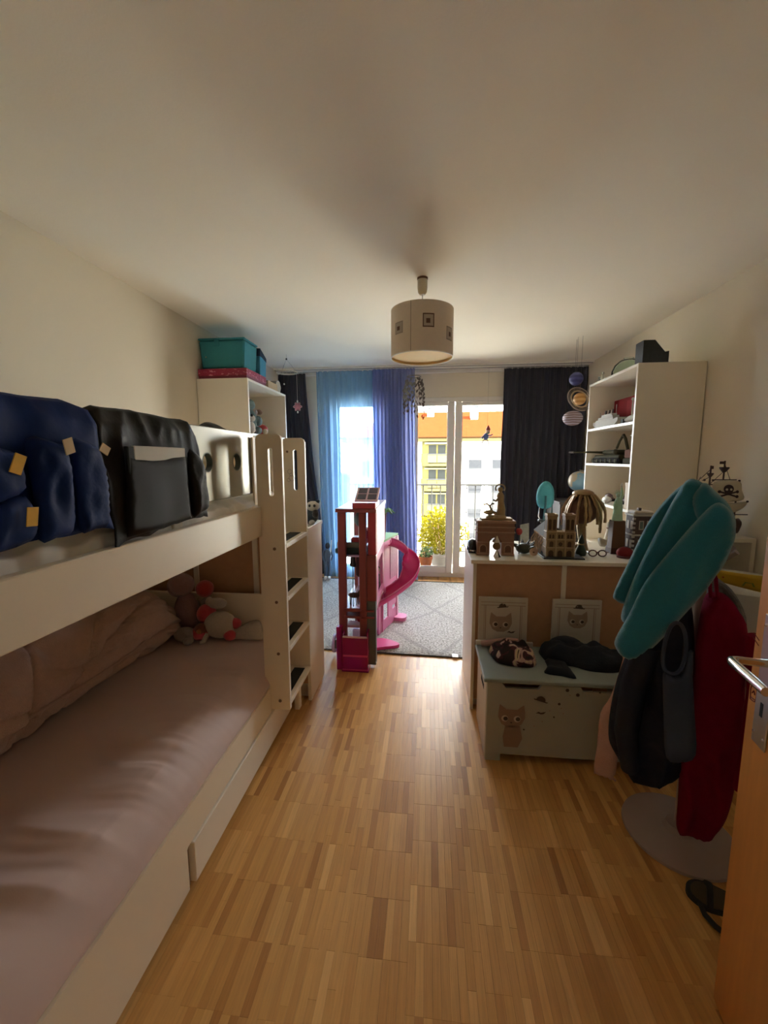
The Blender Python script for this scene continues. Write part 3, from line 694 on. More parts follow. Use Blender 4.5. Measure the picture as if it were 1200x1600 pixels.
# ------------------------------------------------------------------ bookcases
def bookcase(label, x0, x1, y0, y1, zt, shelves, openx, back_x):
    t = thing('bookcase', label, 'bookcase', ((x0 + x1) / 2, (y0 + y1) / 2, 0), 'tall white bookcases')
    T = .018
    obj('side_panel', MB().box(x0, x1, y0, y0 + T, 0, zt, .001), WHITE, t); obj('side_panel', MB().box(x0, x1, y1 - T, y1, 0, zt, .001), WHITE, t)
    obj('top_panel', MB().box(x0, x1, y0 + T, y1 - T, zt - T, zt, .001), WHITE, t)
    bx0, bx1 = (back_x, back_x + .006) if back_x < (x0 + x1) / 2 else (back_x - .006, back_x)
    obj('back_panel', MB().box(bx0, bx1, y0 + T, y1 - T, .06, zt - T), WHITE, t)
    obj('plinth', MB().box(x0 + .02, x1 - .02, y0 + T, y1 - T, 0, .06), WHITE, t)
    for z in shelves: obj('shelf', MB().box(x0 + .008, x1 - .002, y0 + T, y1 - T, z - T, z, .001), WHITE, t)
    e = MB(); xe = openx; s = .0012
    for a, b, c, d_ in ((y0, y0 + T, 0, zt), (y1 - T, y1, 0, zt), (y0 + T, y1 - T, zt - T, zt)): e.box(xe - s, xe + s, a + .0008, b - .0008, c + .001, d_ - .001)
    for z in shelves: e.box(xe - s, xe + s, y0 + T, y1 - T, z - T + .001, z - .001)
    obj('pale_edge_strip', e, EDGE, t)
    return t
bookcase('tall white bookcase against the left wall with blue fabric box on top', -1.733, -1.338, 3.03, 3.862, 2.0, (.08, .42, .78, 1.14, 1.600), -1.338, -1.733)
bookcase('tall white bookcase against the right wall with model vehicles on shelves', 1.294, 1.692, 2.812, 3.60, 1.988, (.08, .40, .73, 1.066, 1.362, 1.634), 1.294, 1.692)

# on top of the left bookcase
gb = thing('game_box', 'flat crimson board game box under the blue fabric box', 'box', (-1.54, 3.2, 2.0))
CRIM = bpy.data.materials.new('crimson_printed_card'); CRIM.use_nodes = True
n = CRIM.node_tree.nodes; l = CRIM.node_tree.links; p = n['Principled BSDF']; tc = n.new('ShaderNodeTexCoord'); mp = n.new('ShaderNodeMapping'); mp.inputs['Scale'].default_value = (16, 16, 42); l.new(tc.outputs['Object'], mp.inputs[0])
v_ = n.new('ShaderNodeTexNoise'); v_.inputs['Scale'].default_value = 2.2; l.new(mp.outputs[0], v_.inputs['Vector'])
cr = n.new('ShaderNodeValToRGB'); cr.color_ramp.elements[0].color = (.30, .012, .05, 1); cr.color_ramp.elements[0].position = .56; cr.color_ramp.elements[1].color = (.62, .22, .28, 1); cr.color_ramp.elements[1].position = .66
l.new(v_.outputs['Fac'], cr.inputs[0]); l.new(cr.outputs[0], p.inputs['Base Color']); p.inputs['Roughness'].default_value = .4
obj('lid', MB().box(-1.728, -1.345, 3.045, 3.42, 2.022, 2.074, .002), CRIM, gb)
obj('tray', MB().box(-1.724, -1.349, 3.049, 3.416, 2.001, 2.022), M('dark_crimson_card', (.20, .02, .05), .5), gb)
TEALB = M('turquoise_fabric_box', (.035, .24, .28), .85, var=.08, scale=40, bump=.1)
fb = thing('fabric_box', 'turquoise fabric storage box on top of the left bookcase', 'box', (-1.54, 3.15, 2.075))
def taper_box(x0, x1, y0, y1, z0, z1, tx, b=.004):
    mb = MB().box(x0, x1, y0, y1, z0, z1, b); cx_ = (x0 + x1) / 2; cy_ = (y0 + y1) / 2
    mb.v = [(cx_ + (x - cx_) * (1 - tx * (z1 - z) / (z1 - z0)), cy_ + (y - cy_) * (1 - tx * .5 * (z1 - z) / (z1 - z0)), z) for x, y, z in mb.v]; return mb
obj('body', taper_box(-1.725, -1.365, 3.07, 3.31, 2.076, 2.285, .09, .012), TEALB, fb)
obj('lid', MB().box(-1.728, -1.362, 3.067, 3.313, 2.286, 2.300, .005).box(-1.60, -1.56, 3.064, 3.07, 2.24, 2.290, .002), TEALB, fb)
obj('press_stud', MB().sph((-1.672, 3.074, 2.165), .006, 10, 6), CHROME, fb)
fb2 = thing('fabric_box', 'blue fabric box with dark lid standing behind the turquoise one', 'box', (-1.5, 3.38, 2.075))
obj('body', taper_box(-1.70, -1.352, 3.325, 3.45, 2.076, 2.225, .03), M('sky_blue_fabric', (.06, .30, .46), .85), fb2)
obj('lid', MB().add([(-1.70, 3.322, 2.226), (-1.352, 3.322, 2.228), (-1.352, 3.455, 2.20), (-1.70, 3.455, 2.226), (-1.70, 3.322, 2.30), (-1.352, 3.335, 2.285), (-1.352, 3.455, 2.23), (-1.70, 3.455, 2.30)], [(0, 1, 2, 3), (4, 5, 6, 7), (0, 1, 5, 4), (1, 2, 6, 5), (2, 3, 7, 6), (3, 0, 4, 7)]), M('dark_navy_fabric', (.012, .03, .06), .8), fb2)
WOODB = M('pale_wood', (.55, .37, .19), .6, var=.12, scale=12, stretch=(1, 6, 1))
wb1 = thing('wooden_box', 'small open pale wooden crate at the far end of the left bookcase top', 'box', (-1.45, 3.60, 2.0))
for a in ((-1.56, -1.35, 3.47, 3.478, 2.001, 2.062), (-1.56, -1.35, 3.682, 3.69, 2.001, 2.062), (-1.56, -1.552, 3.478, 3.682, 2.001, 2.062), (-1.358, -1.35, 3.478, 3.682, 2.001, 2.062)): obj('side', MB().box(*a, .001), WOODB, wb1)
obj('bottom', MB().box(-1.552, -1.358, 3.478, 3.682, 2.001, 2.008), WOODB, wb1)
hx = thing('hexagon_box', 'hexagonal beige cardboard box beside the wooden crate', 'box', (-1.42, 3.77, 2.0))
obj('body', MB().prism([(3.765 + .062 * math.cos(k * PI / 3), 2.056 + .062 * .88 * math.sin(k * PI / 3)) for k in range(6)], fr_yz(-1.47), 0, .10), M('beige_card', (.46, .40, .30), .8), hx)
obj('rim', MB().tube([(-1.37, 3.765 + .062 * math.cos(k * PI / 3), 2.056 + .0546 * math.sin(k * PI / 3)) for k in range(6)], .004, 6, closed=True), EDGE, hx)

# toys inside the left bookcase (top compartment)
G = 'toys in the left bookcase'
def blob_toy(name, label, c, r, mat, extra=(), cat='toy', group=G):
    t = thing(name, label, cat, (c[0], c[1], c[2] - r[2]), group)
    obj('body', MB().sph(c, r, 16, 10), mat, t, smooth=True)
    for nm, cc, rr, mm_ in extra: obj(nm, MB().sph(cc, rr, 12, 8), mm_, t, smooth=True)
    return t
GT = M('grey_teal_plush', (.12, .17, .17), .9, var=.5, scale=35, bump=.4); RD = M('red_plastic', (.42, .03, .03), .4)
blob_toy('soft_toy', 'grey-teal speckled soft toy slumped inside the left bookcase', (-1.408, 3.190, 1.700), (.06, .065, .10), GT, [('head', (-1.388, 3.160, 1.820), (.045, .045, .045), GT), ('arm', (-1.358, 3.250, 1.705), (.03, .045, .04), GT), ('leg', (-1.352, 3.220, 1.630), (.03, .05, .03), GT), ('leg', (-1.368, 3.145, 1.625), (.03, .03, .025), plush_mat('plush_white2', (.6, .55, .48)))], 'soft toy')
blob_toy('soft_toy', 'black and white soft toy at the near end of the left bookcase shelf', (-1.363, 3.135, 1.645), (.026, .028, .045), M('plush_white2'), [('head', (-1.358, 3.135, 1.715), (.025, .025, .025), M('plush_white2')), ('ear', (-1.353, 3.120, 1.735), (.01, .01, .012), BLACK), ('foot', (-1.352, 3.155, 1.620), (.016, .018, .018), BLACK)], 'soft toy')
blob_toy('dinosaur_toy', 'brown dinosaur toy stretched along the back of the left bookcase shelf', (-1.538, 3.370, 1.745), (.05, .16, .06), plush_mat('plush_tan', (.22, .13, .09)), [('neck', (-1.508, 3.510, 1.805), (.03, .07, .03), M('plush_tan')), ('head', (-1.488, 3.590, 1.813), (.03, .035, .025), M('plush_tan')), ('leg', (-1.518, 3.300, 1.655), (.03, .03, .055), M('plush_tan')), ('leg', (-1.518, 3.450, 1.655), (.03, .03, .055), M('plush_tan'))], 'toy')
blob_toy('toy_ball', 'red and cream ball in the left bookcase compartment', (-1.408, 3.450, 1.648), (.048, .048, .047), RD, [('patch', (-1.380, 3.435, 1.635), (.025, .03, .025), M('cream_patch', (.7, .55, .42)))], 'ball')
blob_toy('toy_rabbit', 'small grey rabbit toy next to the red ball', (-1.428, 3.330, 1.655), (.035, .035, .055), M('grey_felt', (.28, .26, .25), .9), [('head', (-1.408, 3.335, 1.730), (.026, .026, .028), M('grey_felt')), ('ear', (-1.408, 3.325, 1.775), (.008, .01, .03), M('grey_felt'))], 'toy')

# ------------------------------------------------------------------ left dresser behind the bed
ld = thing('dresser', 'white dresser with its brown back to the bunk bed', 'dresser', (-1.18, 2.35, 0), 'white dressers')
obj('side_panel', MB().box(-.682, -.662, 2.196, 2.50, 0, 1.0, .002), WHITE, ld); obj('side_panel', MB().box(-1.72, -1.70, 2.196, 2.50, 0, 1.0, .002), WHITE, ld)
obj('top', MB().box(-1.725, -.655, 2.193, 2.505, 1.0, 1.022, .002), WHITE, ld)
for a, b in ((-1.70, -1.345), (-1.315, -.985), (-.955, -.682)): obj('back_panel', MB().box(a, b, 2.206, 2.211, .10, 1.0), HARDB, ld)
for a in (-1.345, -.985): obj('back_strip', MB().box(a, a + .03, 2.198, 2.214, .1, 1.0, .001), WHITE, ld)
obj('plinth', MB().box(-1.70, -.682, 2.24, 2.26, 0, .1), WHITE, ld)
for k in range(4):
    dr = obj('drawer', MB().box(-1.698, -.684, 2.485, 2.503, .11 + k * .22, .32 + k * .22, .002), WHITE, ld)
    obj('knob', MB().sph((-1.18, 2.513, .215 + k * .22), .012, 10, 8), CHROME, dr)
pd = thing('soft_toy', 'black and white panda soft toy on the dresser behind the ladder', 'soft toy', (-.70, 2.36, 1.022))
pb = plush_mat('plush_black', (.02, .02, .022)); pw = M('plush_white2')
obj('body', MB().sph((-.692, 2.36, 1.065), (.05, .045, .045), 16, 10), plush_mat('plush_darkteal', (.04, .06, .07)), pd, smooth=True)
obj('head', MB().sph((-.668, 2.345, 1.128), (.040, .035, .030), 16, 10), pw, pd, smooth=True)
for dx in (-.025, .028): obj('ear', MB().sph((-.668 + dx, 2.35, 1.155), .012, 10, 8), pb, pd, smooth=True)
for dx in (-.014, .014): obj('eye_patch', MB().sph((-.665 + dx, 2.314, 1.133), (.008, .006, .009), 10, 8), pb, pd, smooth=True)
obj('arm', MB().sph((-.65, 2.33, 1.085), (.02, .018, .025), 12, 8), pb, pd, smooth=True)
obj('foot', MB().sph((-.668, 2.315, 1.036), (.018, .02, .014), 12, 8), pw, pd, smooth=True)

# tall thin toy standing by the curtain
tf = thing('toy_figure', 'thin grey-blue toy figure with white shoes standing by the blue curtain', 'toy', (-1.155, 4.56, 0))
gb_ = M('grey_blue_toy', (.09, .13, .19), .6, var=.3, scale=30)
for dx in (-.022, .022):
    obj('leg', MB().tube([(-1.15 + dx, 4.56, .05), (-1.148 + dx, 4.555, .14), (-1.145 + dx * .7, 4.56, .24)], [.016, .018, .022], 8), gb_, tf, smooth=True)
    obj('shoe', MB().sph((-1.147 + dx, 4.545, .022), (.018, .035, .022), 10, 8), M('white_plastic', (.75, .75, .72), .4), tf, smooth=True)
obj('torso', MB().tube([(-1.145, 4.56, .22), (-1.142, 4.56, .30), (-1.14, 4.56, .36)], [.035, .045, .022], 10), gb_, tf, smooth=True)
obj('head', MB().sph((-1.138, 4.56, .40), (.030, .03, .036), 12, 8), M('dark_toy_hair', (.03, .03, .035), .7), tf, smooth=True)
for s_ in (-1, 1): obj('arm', MB().tube([(-1.14 + s_ * .04, 4.56, .35), (-1.14 + s_ * .06, 4.55, .28), (-1.14 + s_ * .045, 4.53, .235)], [.012, .011, .010], 8), gb_, tf, smooth=True)
obj('raised_wand', MB().tube([(-1.10, 4.55, .33), (-1.085, 4.54, .47)], .006, 6), M('white_plastic'), tf)

# ------------------------------------------------------------------ right dresser
rd = thing('dresser', 'white dresser with its brown back to the door, covered with souvenir models', 'dresser', (.75, 2.46, 0), 'white dressers')
DX0, DX1, DY0, DY1 = .248, 1.25, 2.205, 2.728
obj('side_panel', MB().box(DX0, DX0 + .018, DY0, DY1, 0, .843, .001), WHITE, rd); obj('side_panel', MB().box(DX1 - .018, DX1, DY0, DY1, 0, .843, .001), WHITE, rd)
obj('top', MB().box(DX0 - .014, DX1 + .014, DY0 - .012, DY1 + .012, .843, .864, .002), WHITE, rd)
for a, b in ((DX0 + .018, .709), (.733, DX1 - .018)): obj('back_panel', MB().box(a, b, DY0 + .008, DY0 + .013, .06, .843), HARDB, rd)
obj('back_strip', MB().box(.709, .733, DY0 + .002, DY0 + .014, .06, .843, .001), WHITE, rd)
obj('plinth', MB().box(DX0 + .018, DX1 - .018, DY0 + .05, DY0 + .07, 0, .06), WHITE, rd)
for k in range(3):
    for a, b in ((DX0 + .02, .745), (.751, DX1 - .02)):
        dr = obj('drawer', MB().box(a, b, DY1 - .016, DY1 + .002, .07 + k * .257, .32 + k * .257, .002), WHITE, rd)
        obj('knob', MB().sph(((a + b) / 2, DY1 + .012, .195 + k * .257), .012, 10, 8), CHROME, dr)

# ------------------------------------------------------------------ toy chest
tc_ = thing('toy_chest', 'grey-green wooden toy chest with cat stickers in front of the dresser', 'toy chest', (.6, 1.98, 0))
CH = M('grey_green_paint', (.40, .40, .33), .5, var=.05, scale=10); CHL = M('grey_blue_lid_paint', (.29, .33, .295), .42, var=.05, scale=10); CHW = M('pale_chest_paint', (.58, .53, .45), .5)
CX0, CX1, CY0, CY1 = .278, .965, 1.812, 2.150
fp = obj('front_panel', MB().box(CX0 + .002, CX1 - .002, CY0, CY0 + .015, .035, .392, .001), CH, tc_)
for a, b in ((.335, .535), (.675, .875)):
    cut(fp, [MB().prism([(a, .40), (a + .028, .364), (b - .028, .364), (b, .40)], lambda u, v, w: (u, w, v), CY0 - .02, CY0 + .035)])
sl_ = obj('side_panel', MB().box(CX0, CX0 + .015, CY0 + .016, CY1, .0, .392, .001), CHW, tc_)
obj('hand_hole', MB().box(CX0 - .0012, CX0 + .0005, CY0 + .09, CY0 + .19, .30, .325), DARK, sl_)
obj('side_panel', MB().box(CX1 - .015, CX1, CY0 + .016, CY1, .0, .392, .001), CHW, tc_)
obj('foot', MB().box(CX0 + .002, CX0 + .07, CY0 + .001, CY0 + .014, 0, .036), CH, tc_); obj('foot', MB().box(CX1 - .07, CX1 - .002, CY0 + .001, CY0 + .014, 0, .036), CH, tc_)
obj('bottom', MB().box(CX0 + .015, CX1 - .015, CY0 + .015, CY1, .05, .06), CH, tc_)
obj('lid', MB().box(CX0 - .016, CX1 + .012, CY0 - .016, CY1 + .002, .393, .413, .004), CHL, tc_)
obj('lid_rail', MB().box(CX0 - .014, .56, CY1 - .012, CY1 + .006, .413, .436, .002), CHW, tc_)
STB = M('sticker_brown', (.30, .20, .15), .6); STD = M('sticker_dark', (.065, .045, .03), .6); STL = M('sticker_cream', (.60, .52, .42), .6); STP = M('sticker_beige', (.36, .26, .19), .6)
def decal(parent, name, out, y, mat, k=0, th=.0008):
    return obj(name, MB().prism(out, fr_xz(y), 0, th + k * .0006), mat, parent)
def cat(parent, cx_, cz_, s, y, head, eyes=True, body=False, k=0):
    o = [(-1, .1), (-.98, .55), (-.9, 1.15), (-.4, .75), (.4, .75), (.9, 1.15), (.98, .55), (1, .1), (.75, -.45), (.3, -.7), (-.3, -.7), (-.75, -.45)]
    h_ = decal(parent, 'cat_sticker', [(cx_ + s * a, cz_ + s * b) for a, b in o], y, head, k)
    if body: decal(parent, 'cat_body_sticker', [(cx_ + s * a, cz_ + s * b) for a, b in ((-.45, -.6), (.65, -.55), (.85, -1.6), (.55, -2.35), (-.5, -2.35), (-.6, -1.5))], y, head, k)
    for dx in (-.5, .42):
        decal(h_, 'eye', circle((cx_ + dx * s, cz_), s * .26, 12), y, STL, k + 1); decal(h_, 'pupil', circle((cx_ + dx * s + s * .06, cz_), s * .17, 12), y, STD, k + 2)
    decal(h_, 'nose', [(cx_ - .1 * s, cz_ - .28 * s), (cx_ + .08 * s, cz_ - .28 * s), (cx_ - .01 * s, cz_ - .4 * s)], y, STD, k + 1)
    return h_
def bowler(parent, cx_, cz_, s, y, rot, k=0):
    o = [(-1.25, -.12), (-1.1, -.3), (1.1, -.3), (1.3, -.1), (.82, -.12)] + [(.8 * math.cos(a), .8 * math.sin(a) * .95 - .1) for a in [PI * q / 8 for q in range(9)]]
    c, s_ = math.cos(rot), math.sin(rot)
    decal(parent, 'hat_sticker', [(cx_ + s * (a * c - b * s_), cz_ + s * (a * s_ + b * c)) for a, b in o], y, STD, k)
FYc = CY0
cat(fp, .393, .215, .060, FYc, STB, body=True)
bowler(fp, .520, .315, .026, FYc, -.28)
mo = [(-.022, -.002), (-.010, .007), (0, .002), (.010, .005), (.022, .008), (.012, -.003), (0, -.005), (-.012, -.001)]
decal(fp, 'moustache_sticker', [(.522 + a, .250 + b) for a, b in mo], FYc, STD)
for a, b, r in ((.632, .368, .008), (.678, .348, .008), (.645, .345, .003), (.60, .30, .006), (.61, .28, .003), (.53, .21, .003), (.58, .235, .004), (.495, .185, .003), (.45, .165, .004), (.742, .37, .003), (.772, .365, .004), (.56, .265, .003), (.62, .255, .003)):
    decal(fp, 'dot_sticker', circle((a, b), r, 10), FYc, STD if r > .0035 else STP)
for (a, b), kind in (((.276, .530), 0), ((.655, .900), 1)):
    bpn = obj('back_picture_panel', MB().box(a, b, 2.157, 2.169, .395, .673, .002), CHW, tc_)
    fy_ = 2.157; fr_ = MB()
    obj('border_line', MB().box(a + .012, b - .012, fy_ - .0006, fy_, .628, .631).box(a + .012, b - .012, fy_ - .0006, fy_, .645, .648).box(a + .035, a + .039, fy_ - .0006, fy_, .44, .63).box(b - .039, b - .035, fy_ - .0006, fy_, .44, .63).box(a + .028, a + .030, fy_ - .0006, fy_, .44, .63).box(b - .030, b - .028, fy_ - .0006, fy_, .44, .63), STP, bpn)
    for q in range(9): decal(bpn, 'dot_sticker', circle((a + .02 + q * (b - a - .04) / 8, .638), .004, 8), fy_, STL)
    m_ = (a + b) / 2
    if kind == 0: cat(bpn, m_ - .01, .525, .058, fy_, STP); bowler(bpn, m_ - .003, .625, .024, fy_, .12); decal(bpn, 'moustache_sticker', [(m_ + .045 + u, .483 + v) for u, v in mo], fy_, STD)
    else: cat(bpn, m_ + .005, .555, .050, fy_, STP); bowler(bpn, m_ + .010, .632, .024, fy_, -.05)
# clothes on the chest
def garment_mat():
    m = M('brown_pink_knit', (.3, .2, .18), .9); n = m.node_tree.nodes; l = m.node_tree.links; p = n['Principled BSDF']
    tc = n.new('ShaderNodeTexCoord'); v = n.new('ShaderNodeTexNoise'); v.inputs['Scale'].default_value = 17; v.inputs['Distortion'].default_value = 1.0; l.new(tc.outputs['Object'], v.inputs['Vector'])
    c = n.new('ShaderNodeValToRGB'); c.color_ramp.interpolation = 'CONSTANT'; e = c.color_ramp.elements; e[0].color = (.028, .018, .016, 1); e[1].position = .52; e[1].color = (.52, .33, .29, 1)
    for pos, col in ((.44, (.075, .02, .025)), (.60, (.62, .50, .30)), (.68, (.05, .03, .03))): q = e.new(pos); q.color = col + (1,)
    l.new(v.outputs['Fac'], c.inputs[0]); l.new(c.outputs[0], p.inputs['Base Color']); return m
g1 = thing('folded_clothes', 'crumpled brown and pink patterned garment on the chest lid', 'clothes', (.42, 2.03, .413))
GM = garment_mat()
def crumple(seed, a): return lambda u, v: a * (nz(u * 13, v * 13, seed) + .6 * nz(u * 27, v * 27, seed + 4))
obj('bundle', MB().pillow(smooth_outline([(.33, 2.09), (.40, 2.11), (.50, 2.10), (.535, 2.04), (.53, 1.95), (.49, 1.91), (.40, 1.92), (.345, 1.95), (.325, 2.02)]), fr_xy(.416), .065, .002, .013, .06, crumple(3, .025)), GM, g1, smooth=True, angle=180)
obj('sleeve', MB().tube(smooth_path([(.29, 2.12, .43), (.35, 2.11, .445), (.42, 2.10, .462), (.47, 2.085, .465)], 4), .016, 8), M('dusty_pink_knit', (.42, .27, .24), .9), g1, smooth=True)
NV = M('dark_navy_cotton', (.010, .013, .022), .85, var=.2, scale=25, bump=.3, bscale=60)
g2 = thing('folded_clothes', 'dark navy garment spilled over the right half of the chest lid', 'clothes', (.75, 2.02, .413))
obj('bundle', MB().pillow(smooth_outline([(.585, 2.10), (.68, 2.12), (.80, 2.11), (.90, 2.09), (.95, 2.03), (.93, 1.94), (.86, 1.90), (.76, 1.905), (.70, 1.94), (.60, 1.96), (.575, 2.03)]), fr_xy(.416), .075, .002, .015, .07, crumple(9, .025)), NV, g2, smooth=True, angle=180)
obj('trouser_leg', MB().pillow(smooth_outline([(.585, 2.0), (.66, 2.0), (.672, 1.92), (.675, 1.83), (.62, 1.845), (.545, 1.865), (.575, 1.93)], 3), fr_xy(.416), .022, .002, .013, .03, crumple(5, .008)), NV, g2, smooth=True, angle=180)
obj('hood', MB().sph((.70, 2.07, .46), (.085, .05, .05), 14, 10), NV, g2, smooth=True)

# ------------------------------------------------------------------ coat stand and what hangs on it
cs = thing('coat_stand', 'white coat stand with round base beside the open door', 'coat stand', (.945, 1.49, 0))
PINKW = M('pale_pink_lacquer', (.36, .26, .22), .4)
SX, SY = .945, 1.49
obj('base', MB().lathe([(0, 0), (.178, 0), (.184, .006), (.182, .014), (.05, .030), (.04, .05), (0, .052)], (SX, SY, 0), 48), PINKW, cs, smooth=True)
obj('pole', MB().cyl((SX, SY, .04), (SX, SY, 1.25), .016, .014, 16), PINKW, cs, smooth=True)
obj('knob', MB().sph((SX, SY, 1.262), .024, 14, 10), PINKW, cs, smooth=True)
for k in range(6):
    a = k * PI / 3; dx, dy = math.cos(a), math.sin(a)
    obj('hook', MB().tube([(SX + dx * .012, SY + dy * .012, 1.06), (SX + dx * .06, SY + dy * .06, 1.07), (SX + dx * .09, SY + dy * .09, 1.10)], [.009, .008, .009], 8), PINKW, cs, smooth=True)
# plane facing the camera-side for hanging cloths: u horizontal (right), v up, w towards viewer
VD = Vector((.55, 1, 0)).normalized(); VR = Vector((VD.y, -VD.x, 0))
def hang_fr(y0, x0):
    o = Vector((x0, y0, 0))
    def f(u, v, w):
        q = o + VR * u - VD * w; return (q.x, q.y, v)
    return f
TEAL = M('teal_terry_towel', (.012, .185, .265), .95, var=.14, scale=60, bump=.35, bscale=350, sheen=.5)
def rfold(seed, a, k=26, slant=.1):
    def f(u, v):
        ph = (u + v * slant) * k + 2.4 * nz(u * 5, v * 3, seed)
        return a * (1 - 2 * abs(math.sin(ph)) ** .7) * (.55 + .6 * nz(v * 3, u * 2, seed + 7)) + a * .7 * nz(u * 16, v * 10, seed + 3) + a * .4 * nz(u * 34, v * 26, seed + 5)
    return f
def vfold(seed, a, k=26, slant=.9): return lambda u, v: a * (math.sin((u * 1.0 + v * slant * .6) * k + 2.5 * nz(u * 4, v * 3, seed)) * .6 + nz(u * 14, v * 7, seed))
tw = thing('towel', 'teal terry towel draped over the top of the coat stand', 'towel', (.9, 1.4, .7))
lb = [(-.03, 1.314), (-.009, 1.325), (-.005, 1.25), (-.05, 1.11), (-.12, .964), (-.165, .878), (-.20, .880), (-.209, .908), (-.17, 1.029), (-.122, 1.172), (-.073, 1.263)]
mdl = [(-.035, 1.333), (.012, 1.312), (.071, 1.245), (.055, 1.172), (-.03, 1.013), (-.118, .863), (-.165, .815), (-.196, .825), (-.188, .897), (-.157, 1.018), (-.111, 1.157), (-.067, 1.278)]
frt = [(.010, 1.262), (.040, 1.252), (.060, 1.215), (.066, 1.162), (.052, 1.101), (.015, .998), (-.057, .862), (-.12, .754), (-.164, .707), (-.202, .703), (-.226, .730), (-.229, .765), (-.193, .864), (-.154, .985), (-.091, 1.103), (-.032, 1.205)]
tf_ = lambda seed, a, k=70: (lambda u, v: a * (math.sin((u - .43 * v) * k + 2.2 * nz(u * 6, v * 4, seed)) + .8 * nz(u * 12, v * 9, seed + 1)))
obj('back_fold', MB().pillow(smooth_outline(lb, 4), hang_fr(1.455, .87), .016, .016, .012, .016, tf_(2, .005)), TEAL, tw, smooth=True, angle=180)
obj('middle_fold', MB().pillow(smooth_outline(mdl, 4), hang_fr(1.415, .87), .024, .03, .012, .020, tf_(5, .009, 60)), TEAL, tw, smooth=True, angle=180)
obj('front_fold', MB().pillow(smooth_outline(frt, 4), hang_fr(1.368, .87), .022, .03, .012, .020, tf_(8, .009, 48)), TEAL, tw, smooth=True, angle=180)
obj('shoulder_fold', MB().pillow(smooth_outline([(.0, 1.322), (.035, 1.292), (.066, 1.258), (.088, 1.205), (.086, 1.14), (.072, 1.07), (.045, 1.02), (.02, 1.06), (0, 1.16), (-.03, 1.27)], 4), hang_fr(1.41, .87), .040, .06, .012, .03, tf_(11, .007, 40)), TEAL, tw, smooth=True, angle=180)
NC = M('midnight_padded_nylon', (.010, .015, .034), .65, var=.2, scale=12, bump=.15, bscale=60, spec=.3)
nc = thing('jacket', 'midnight navy padded jacket hanging on the coat stand', 'jacket', (.85, 1.45, .2))
obj('body', MB().pillow(smooth_outline([(-.122, .80), (-.056, .90), (.001, .93), (.028, .788), (.034, .588), (.039, .405), (.03, .293), (-.011, .236), (-.065, .201), (-.125, .217), (-.18, .282), (-.205, .349), (-.2, .504), (-.172, .66)], 4), hang_fr(1.45, .88), .055, .06, .012, .045, rfold(3, .026, 26, .10)), NC, nc, smooth=True, angle=180)
obj('sleeve', MB().tube([hang_fr(1.39, .87)(-.12, .76, 0), hang_fr(1.385, .87)(-.155, .60, 0), hang_fr(1.39, .87)(-.165, .42, 0), hang_fr(1.40, .87)(-.14, .27, 0)], [.040, .044, .040, .030], 12), NC, nc, smooth=True)
obj('zip', MB().tube([hang_fr(1.37, .88)(-.04, .80 - .055 * k, .012 * nz(k, 3)) for k in range(9)], .003, 6), BLACK, nc)
GV = M('slate_blue_jersey', (.034, .048, .085), .85, var=.1, scale=40, bump=.15)
gv = thing('vest', 'slate blue sleeveless vest hanging over the navy jacket', 'vest', (.84, 1.33, .4))
HF = hang_fr(1.315, .87)
obj('body', MB().pillow(smooth_outline([(-.112, .74), (-.095, .708), (-.07, .705), (-.055, .73), (-.048, .79), (-.036, .792), (-.031, .714), (-.017, .589), (-.004, .452), (-.037, .412), (-.08, .410), (-.098, .56)], 3), HF, .018, .015, .010, .02, vfold(7, .004, 40, 0)), GV, gv, smooth=True, angle=180)
obj('armhole_band', MB().tube([HF(u, v, .006) for u, v in smooth_outline([(-.108, .72), (-.112, .79), (-.100, .861), (-.08, .880), (-.062, .852), (-.055, .79), (-.062, .735), (-.08, .708)], 4)], .006, 8, closed=True), GV, gv, smooth=True)
RC = M('crimson_fleece', (.20, .004, .026), .95, var=.15, scale=30, bump=.12, bscale=120, spec=.1)
rc = thing('coat', 'long crimson coat hanging on the door side of the stand', 'coat', (.95, 1.4, .08))
obj('body', MB().pillow(smooth_outline([(.045, .941), (.068, .967), (.101, .962), (.136, .916), (.161, .858), (.169, .721), (.178, .503), (.175, .341), (.162, .193), (.13, .106), (.084, .080), (.035, .080), (.028, .194), (.024, .366), (.036, .564), (.036, .794)], 4), hang_fr(1.44, .87), .036, .05, .012, .035, rfold(6, .026, 36, -.10)), RC, rc, smooth=True, angle=180)
obj('hanging_loop', MB().tube([hang_fr(1.42, .87)(.050, .955, .01), hang_fr(1.42, .87)(.042, 1.02, .01), hang_fr(1.42, .87)(.050, 1.05, .01), hang_fr(1.42, .87)(.058, 1.02, .01), hang_fr(1.42, .87)(.066, .96, .01)], .0055, 8), RC, rc, smooth=True)
obj('sleeve', MB().tube([hang_fr(1.36, .87)(.135, .87, 0), hang_fr(1.352, .87)(.15, .70, 0), hang_fr(1.355, .87)(.15, .5, 0), hang_fr(1.36, .87)(.14, .36, 0)], [.028, .03, .028, .022], 10), RC, rc, smooth=True)
pk = thing('scarf', 'pale pink fleece scarf hanging beside the toy chest', 'scarf', (.72, 1.6, .07))
obj('cloth', MB().pillow(smooth_outline([(-.070, .80), (-.050, .80), (-.082, .574), (-.104, .457), (-.107, .315), (-.096, .205), (-.099, .101), (-.128, .08), (-.177, .08), (-.172, .201), (-.168, .349), (-.137, .432), (-.110, .56)], 3), hang_fr(1.60, .87), .022, .02, .013, .025, crumple(4, .008)), M('pale_pink_fleece', (.66, .40, .32), .95, bump=.4, bscale=150), pk, smooth=True, angle=180)
obj('fringe', MB().tube([hang_fr(1.60, .87)(-.175 + .08 * k / 8, .078 + .006 * (k % 2), .004) for k in range(9)], .005, 6), M('pale_pink_fleece'), pk)
